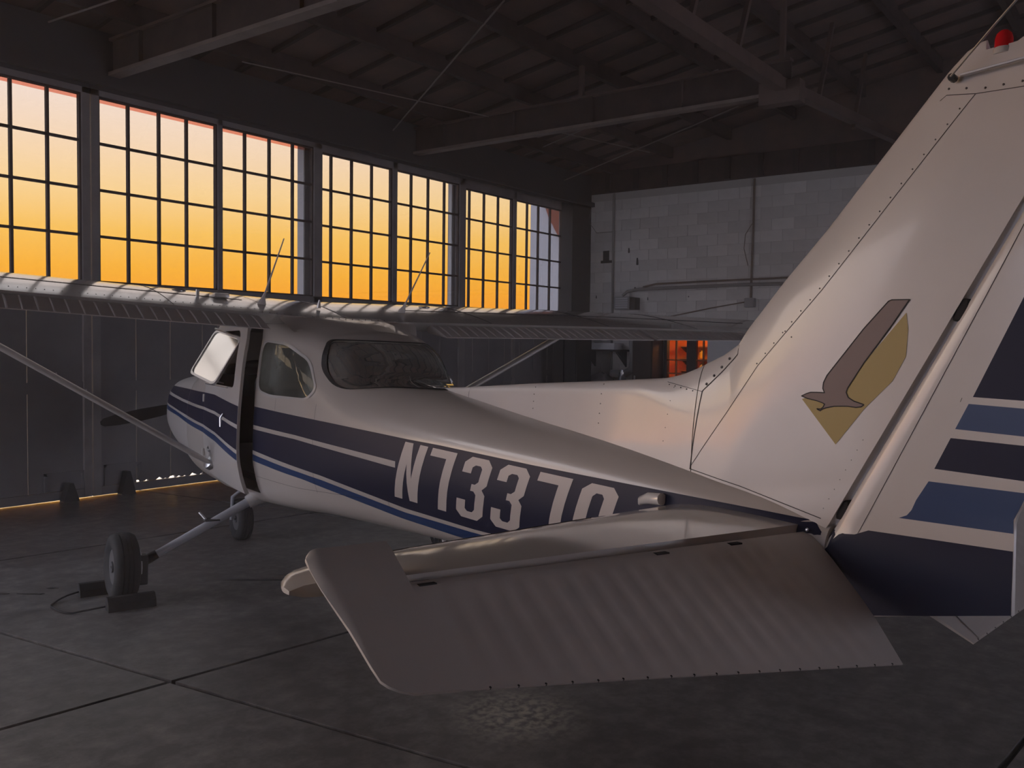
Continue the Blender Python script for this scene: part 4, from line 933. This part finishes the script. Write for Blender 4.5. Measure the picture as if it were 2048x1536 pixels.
    if sgn < 0:
        mesh = [E(y, c, n_) for y in (.24, .92) for c, n_ in ((c1(y) - .105, .0065), (c1(y) - .004, .004), (c1(y) - .004, -.004), (c1(y) - .105, -.0065))]
        MB().add(mesh, [(0, 1, 2, 3), (7, 6, 5, 4), (0, 4, 5, 1), (1, 5, 6, 2), (2, 6, 7, 3), (3, 7, 4, 0)]).build('trim_tab', M['paint_matte'], el)
elev(1); elev(-1)
MB().lathe([(-.03, .02), (0, .045), (.02, .05), (.04, .04), (.05, .02)], B(5.80, 0, 1.10), (-1, 0, 0), 12).build('tail_light', M['black'], AC, True)
MB().ball(B(5.80, .07, 1.125), .007).build('tail_fitting', M['alu'], AC)
MB().tube([B(3.42, .05, .72), B(3.45, .05, .62)], [.016, .01], 8).build('belly_drain', M['paint_matte'], AC)
# ---- undercarriage (ground is tilted against the body by the lean of the aircraft)
def gz(y): return -y * math.tan(0.0258976)
def wheel(c, R_, w, name='wheel'):
    r0 = MB().lathe([(-w * .34, R_ * .52), (-w * .47, R_ * .66), (-w * .5, R_ * .8), (-w * .43, R_ * .93), (-w * .3, R_ * .985), (-w * .2, R_), (-w * .17, R_ * .975), (-w * .14, R_), (-.02 * w, R_), (0, R_ * .975), (.02 * w, R_), (w * .14, R_), (w * .17, R_ * .975), (w * .2, R_), (w * .3, R_ * .985), (w * .43, R_ * .93), (w * .5, R_ * .8), (w * .47, R_ * .66), (w * .34, R_ * .52)], c, (0, 1, 0), 40, True).build(name, M['rubber'], AC, True, 40)
    MB().lathe([(-w * .36, R_ * .53), (-w * .30, R_ * .46), (-w * .24, R_ * .2), (-w * .42, R_ * .16), (-w * .42, .01), (w * .42, .01), (w * .42, R_ * .16), (w * .24, R_ * .2), (w * .3, R_ * .46), (w * .36, R_ * .53)], c, (0, 1, 0), 28).build('wheel_rim', M['rim'], r0, True)
    return r0
for sgn in (1, -1):
    y = sgn * 1.262; c = B(1.30, y, .222 + gz(y)); w_ = wheel(c, .222, .165)
    MB().lathe([(-.01, .11), (.01, .11)], c - Vector((0, sgn * .095, 0)), (0, 1, 0), 24).build('brake_disc', M['steel'], w_)
    MB().cham(c + Vector((-.10, -sgn * .115 - .03, -.12)), c + Vector((-.02, -sgn * .115 + .03, .08)), .012).build('brake_caliper', M['black'], w_)
    a = B(1.455, sgn * .40, .63); b = c + Vector((-.045, -sgn * .10, .015)); d = b - a
    leg = MB().tube([a, a + d * .2, a + d * .9, b], [.034, .031, .026, .026], 12).build('landing_gear_leg', M['steel'], AC, True, 60)
    MB().tube([a + d * -.05, a + d * .02, a + d * .10], [.075, .058, .045], 12).build('leg_fairing', M['paint_polish'], leg, True)
    MB().tube([a + d * .86, a + d * .9, b + d * .06], [.031, .033, .034], 10).build('axle_clamp', M['black'], leg, True)
    q = a + d * .42; MB().box(q + Vector((-.06, -.05, .026)), q + Vector((.05, .05, .034))).build('boarding_step', M['black'], leg)
    MB().tube([q + Vector((.0, sgn * .03, .03)), q + Vector((.05, sgn * .06, .075))], .009, 6).build('step_bracket', M['alu'], leg)
c = B(-.125, 0, .178); nw = wheel(c, .178, .13, 'nose_wheel')
ng = MB()
for y in (-.085, .085): ng.tube([c + Vector((0, y, 0)), c + Vector((-.01, y, .2)), c + Vector((-.03, 0, .27))], .016, 8)
ng.tube([c + Vector((-.03, 0, .25)), c + Vector((-.08, 0, .62))], .032, 12); ng.build('nose_gear_leg', M['steel'], AC, True)
# ---- propeller
hub = B(-1.40, 0, 1.13)
MB().lathe([(-.12, .15), (-.02, .15), (.08, .12), (.16, .06), (.19, .005)], hub, (1, 0, 0), 28).build('spinner', M['paint'], AC, True)
ang = R(-12)
for k in (0, 1):
    a = ang + k * math.pi; rad = Vector((0, math.cos(a), math.sin(a))); v = []; f = []
    per = rad.cross(Vector((1, 0, 0)))
    for r0, ch, tw, th in ((.10, .09, 60, .05), (.2, .11, 48, .032), (.4, .135, 34, .022), (.6, .135, 25, .016), (.8, .115, 18, .011), (.92, .08, 15, .008), (.95, .03, 15, .005)):
        t = R(tw); cd = per * math.cos(t) + Vector((1, 0, 0)) * math.sin(t); nd = cd.cross(rad)
        v += [hub + rad * r0 + cd * ch * p + nd * th * q for p, q in ((-.5, 0), (-.2, .5), (.2, .4), (.5, 0), (.2, -.25), (-.2, -.25))]
    for i in range(6):
        for j in range(6): f.append((i * 6 + j, i * 6 + (j + 1) % 6, (i + 1) * 6 + (j + 1) % 6, (i + 1) * 6 + j))
    f.append(tuple(range(36, 42))); MB().add(v, f).build('propeller_blade', M['prop'], AC, True)

# ------------------------------------------------------------------ loose things
# wheel chocks at the left main wheel: two blocks joined by a rope
ck = empty('wheel_chocks', (3.12, 5.7, 0)); tag(ck, 'pair of black rubber wheel chocks joined by a rope at the left main wheel', 'chocks')
def chock(a, b, hgt, wid):
    a = Vector(a); b = Vector(b); d = (b - a).normalized(); nrm = Vector((-d.y, d.x, 0)); m = MB()
    sec = [(-wid, 0), (wid, 0), (wid * .9, hgt * .55), (wid * .35, hgt), (-wid * .35, hgt), (-wid * .9, hgt * .55)]
    v = [p + nrm * q + Vector((0, 0, z)) for p in (a, b) for q, z in sec]; n = 6
    m.add(v, [tuple(range(6)), tuple(reversed(range(6, 12)))] + [(i, i + 6, (i + 1) % 6 + 6, (i + 1) % 6) for i in range(6)])
    o = m.build('chock_block', M['chock'], ck); o.matrix_parent_inverse = Matrix.Translation(-Vector((3.12, 5.7, 0))); return o
WL = AC.matrix_basis @ B(1.30, 1.262, .2); fwd = Vector((math.cos(R(71.762)), math.sin(R(71.762)), 0)); lat = Vector((fwd.y, -fwd.x, 0)); g0 = Vector((WL.x, WL.y, 0))
chock(g0 - fwd * .235 - lat * .14, g0 - fwd * .235 + lat * .15, .085, .055)
chock(g0 + fwd * .225 - lat * .23, g0 + fwd * .225 + lat * .14, .085, .055)
ra = g0 - fwd * .235 - lat * .14 + Vector((0, 0, .03)); rb = g0 + fwd * .225 - lat * .23 + Vector((0, 0, .03)); mid = (ra + rb) / 2 - lat * .16
pts = []
for k in range(25):
    t_ = k / 24; q_ = rb.lerp(ra, t_); bulge = math.sin(math.pi * t_) ** .6; pts.append(q_ - lat * (.24 * bulge + .02 * math.sin(9 * t_)) - fwd * (.05 * bulge) + Vector((0, 0, -.023 * min(1, 6 * min(t_, 1 - t_)))))
o = MB().tube(pts, .006, 6).build('rope', M['rope'], ck, True); o.matrix_parent_inverse = Matrix.Translation(-Vector((3.12, 5.7, 0)))
# conduits and boxes on the block wall
X0 = XR - .004
def pipe(pts, r, m, label, name='conduit'):
    o = MB().tube([(X0 - r - d, y, z) for y, z, d in pts], r, 8).build(name, M[m], None, True); tag(o, label, 'pipe'); return o
pipe([(9.07, 4.72, 0), (9.07, .02, 0)], .022, 'pipe', 'white painted vertical pipe near the dark corner pier')
p = pipe([(6.22, 4.72, 0), (6.22, 3.9, 0), (6.24, 2.63, 0)], .02, 'pipe_rust', 'brown vertical conduit down the middle of the white wall to a small box')
MB().tube([(X0 - .03, 6.24, 3.93), (X0 - .03, 6.36, 3.75), (X0 - .03, 6.38, 3.5), (X0 - .03, 6.3, 3.2)], .007, 6).build('cable_loop', M['pipe_rust'], p, True)
pipe([(8.37, 2.88, .045), (8.1, 2.93, .045), (6.9, 2.945, .045), (5.2, 2.96, .045), (3.0, 2.98, .045)], .018, 'pipe_rust', 'upper thin brown conduit running level along the white wall')
pipe([(8.80, 2.725, .06), (8.70, 2.80, .06), (8.45, 2.84, .06), (7.4, 2.85, .06), (6.4, 2.86, .06), (3.0, 2.84, .06)], .03, 'pipe', 'thicker beige conduit bending down into the louvred box')
pipe([(9.0, 2.18, 0), (7.9, 2.30, 0), (7.0, 2.46, 0), (6.32, 2.56, 0)], .011, 'pipe_rust', 'thin sagging cable low on the white wall')
jb = MB().cham((X0 - .09, 6.15, 2.46), (X0, 6.33, 2.62), .01).build('junction_box', M['box_grey']); tag(jb, 'small grey junction box at the foot of the brown conduit', 'box')
lv = empty('louvred_box', (X0, 8.75, 2.45)); tag(lv, 'grey louvred metal box on the white wall above the right wing', 'box')
MB().cham((-.22, -.17, 0), (0, .16, .25), .01).build('box_body', M['box_grey'], lv)
for k in range(5): MB().box((-.235, -.14, .03 + k * .042), (-.215, .13, .055 + k * .042)).build('louvre_slat', M['white_box'], lv)
MB().box((-.20, -.28, .0), (0, -.172, .23)).build('box_side_cover', M['scar'], lv)
wr_ = tag(MB().tube([(XR - .06, 9.55, 4.55), (XR - .05, 9.62, 4.2), (XR - .03, 9.45, 3.98), (XR - .02, 9.08, 3.98)], .006, 6).build('wall_cable', M['rod'], None, True), 'thin loose cable hanging in the corner above the white wall', 'cable')
# low along the right wall, seen under the wing
cb = empty('tall_cabinet', (XR - .35, 8.06, 0)); tag(cb, 'tall dark wooden cabinet left of the lit amber window', 'cabinet')
MB().cham((-.1, -.12, 0), (.33, .30, 2.0), .01).build('cabinet_body', M['wood'], cb); MB().box((-.118, -.10, .08), (-.1, .28, 1.95)).build('cabinet_door', M['wood'], cb); MB().box((-.13, .22, 1.0), (-.118, .25, 1.2)).build('handle', M['box_grey'], cb)
db = empty('dark_board', (XR - .3, 6.9, 0)); 
bpy.data.objects.remove(db)
dr = empty('tool_cupboard', (14.2, 9.3, 0)); tag(dr, 'black steel cupboard in the corner by the pier', 'cupboard')
MB().cham((-.25, -.28, 0), (.25, .26, 1.95), .01).build('cupboard_body', M['black'], dr); MB().box((-.27, -.26, .05), (-.25, -.01, 1.9)).build('cupboard_door', M['black'], dr); MB().box((-.27, .01, .05), (-.25, .24, 1.9)).build('cupboard_door', M['black'], dr)
sh = empty('wall_shelf', (X0, 9.35, 1.645)); tag(sh, 'dark wall shelf under the long white box', 'shelf'); MB().box((-.45, -.75, 0), (0, .2, .035)).build('shelf_board', M['wood'], sh)
for y in (-.6, .1): MB().prism([(-.4, 0), (0, 0), (0, -.3)], 1, y - .015, y + .015).build('shelf_bracket', M['black'], sh)
wb = empty('white_carton', (XR - .25, 9.12, 1.68)); tag(wb, 'long white box lying on the wall shelf under the right wing', 'box')
MB().cham((-.17, -.34, 0), (.17, .36, .12), .008).build('box_body', M['outwall'], wb); MB().box((-.175, -.345, .085), (.175, .365, .125)).build('lid', M['outwall'], wb)
du = tag(MB().tube([(XR - .22, 8.50, 2.0), (XR - .22, 8.46, 1.5), (XR - .22, 8.50, 1.30), (XR - .22, 8.66, 1.22), (XR - .22, 8.95, 1.22)], .075, 14).build('duct_elbow', M['box_grey'], None, True), 'curved grey metal duct on the wall left of the dark cabinet', 'duct')
cn = empty('canister', (XR - .55, 8.52, .95)); tag(cn, 'silver canister with a capped top on the bench', 'canister'); MB().lathe([(0, .08), (.2, .08), (.24, .05), (.27, .05), (.28, .06), (.31, .06)], (0, 0, 0), (0, 0, 1), 18).build('canister_body', M['alu'], cn, True); MB().lathe([(0, .03), (.04, .03), (.05, .01)], (0, 0, .31), (0, 0, 1), 12).build('cap', M['steel'], cn)
be = empty('workbench', (XR - .45, 8.93, 0)); tag(be, 'dark workbench against the white wall behind the right wing strut', 'bench')
MB().box((-.28, -.47, .88), (.4, .40, .95)).build('bench_top', M['wood'], be)
for x in (-.26, .34):
    for y in (-.42, .35): MB().box((x - .03, y - .03, 0), (x + .03, y + .03, .88)).build('leg', M['wood'], be)
cl = MB(); n = 9
for i in range(n):
    for j in range(n):
        a, b = i / (n - 1) - .5, j / (n - 1) - .5; r = max(abs(a), abs(b)) * 2; cl.v.append(Vector((XR - .45 + a * .46, 9.05 + b * .5, .953 + .30 * (1 - r ** 4) * (1 - .35 * abs(math.sin(7 * a + 5 * b))))))
cl.f = [(i * n + j, i * n + j + 1, (i + 1) * n + j + 1, (i + 1) * n + j) for i in range(n - 1) for j in range(n - 1)]
tag(cl.build('dust_sheet', M['cloth'], None, True, 60), 'grey sheet heaped over an object on the workbench', 'cloth')
# amber-lit window in the right wall and the storeroom behind it
wn_ = empty('window_1', (XR, 7.41, .95)); structure(wn_, 'steel window in the right wall looking into an amber-lit storeroom')
fm = MB(); y0, y1 = -.50, .51
for a, b in ((y0, y0 + .06), (y1 - .06, y1)): fm.box((-.03, a, 0), (.08, b, 1.0))
fm.box((-.03, y0, 0), (.08, y1, .05)); fm.box((-.03, y0, .95), (.08, y1, 1.0)); fm.box((-.02, -.14, 0), (.06, .05, 1.0)); fm.build('window_frame', M['wood'], wn_)
mt = MB()
for y in (-.28, .27): mt.box((-.015, y - .012, .05), (.03, y + .012, .95))
for z in (.30, .55): mt.box((-.014, y0, z - .012), (.028, y1, z + .012))
mt.build('muntin', M['shelf'], wn_)
for a, b in ((-.44, -.28), (-.28, -.14), (.05, .27), (.27, .45)):
    for z0, z1 in ((.05, .30), (.30, .55), (.55, .95)): mesh_obj('pane', [(.01, a, z0), (.01, b, z0), (.01, b, z1), (.01, a, z1)], [(0, 1, 2, 3)], M['pane'], wn_)
rm = MB()
x1 = XR + .22; x2 = XR + 1.9
rm.box((x2, 5.9, 0), (x2 + .05, 9.0, 2.6)); rm.box((x1, 5.85, 0), (x2, 5.9, 2.6)); rm.box((x1, 9.0, 0), (x2, 9.05, 2.6)); rm.box((x1, 5.85, 2.6), (x2 + .05, 9.05, 2.65)); rm.box((x1, 5.85, -.05), (x2 + .05, 9.05, 0))
structure(rm.build('wall_storeroom', M['amber']), 'amber-lit storeroom behind the steel window')
for z, lab in ((.95, 'lowest'), (1.25, 'second'), (1.5, 'third'), (1.75, 'topmost')):
    rk = empty('storeroom_shelf', (XR + 1.895, 7.6, z)); tag(rk, '%s wooden shelf on the amber storeroom wall' % lab, 'shelf', 'shelves in the storeroom')
    MB().box((-.32, -.9, 0), (0, .9, .025)).build('shelf_board', M['shelf'], rk)
    for y in (-.8, .8): MB().prism([(-.25, 0), (0, 0), (0, -.12)], 1, y - .012, y + .012).build('shelf_bracket', M['black'], rk)
random.seed(3); k = 0
names_ = ['left end', 'second from left', 'middle', 'fourth from left', 'right end']
for z, lab in ((.975, 'lowest visible shelf'), (1.275, 'second shelf'), (1.525, 'third shelf')):
    for i, y in enumerate((.62, .36, .1, -.16, -.42)):
        hgt = random.uniform(.12, .2); c = empty('bottle', (XR + 1.70, 7.6 + y, z)); tag(c, '%s bottle on the %s in the amber storeroom, %s' % (('yellow', 'yellow', 'pale')[(i + k) % 3], lab, names_[i]), 'bottle', 'bottles on the storeroom shelves')
        mm = M['yel_item'] if (i + k) % 3 < 2 else M['white_box']
        MB().lathe([(0, .05), (hgt * .7, .05), (hgt * .85, .02), (hgt, .02)], (0, 0, 0), (0, 0, 1), 12).build('bottle_body', mm, c, True); MB().lathe([(hgt, .024), (hgt + .025, .024)], (0, 0, 0), (0, 0, 1), 10).build('cap', M['black'], c)
    k += 1
lp = empty('storeroom_lamp', (XR + .8, 7.5, 2.35)); tag(lp, 'small hanging lamp glowing amber in the storeroom', 'lamp')
MB().lathe([(0, .06), (.05, .05), (.07, .02), (.25, .01)], (0, 0, 0), (0, 0, 1), 16).build('lamp_shade', M['black'], lp, True); MB().ball((0, 0, -.04), .05).build('bulb', M['bulb'], lp)
L = bpy.data.lights.new('storeroom_light', 'POINT'); L.energy = 240; L.color = (1, .42, .10); L.shadow_soft_size = .08; lo = bpy.data.objects.new('storeroom_light', L); COL.objects.link(lo); lo.location = (XR + .8, 7.5, 2.2)

wp_ = empty('pale_wall_panel', (XR - .005, 6.62, 1.15)); tag(wp_, 'pale panel added as the brighter stretch of wall right of the amber window', 'board')  # added panel, stands in for a bright stretch of the wall
MB().cham((-.03, -.42, 0), (0, .42, .95), .006).build('board_face', M['outwall'], wp_); MB().box((-.036, -.43, .93), (0, .43, .97)).build('board_edge', M['box_grey'], wp_)
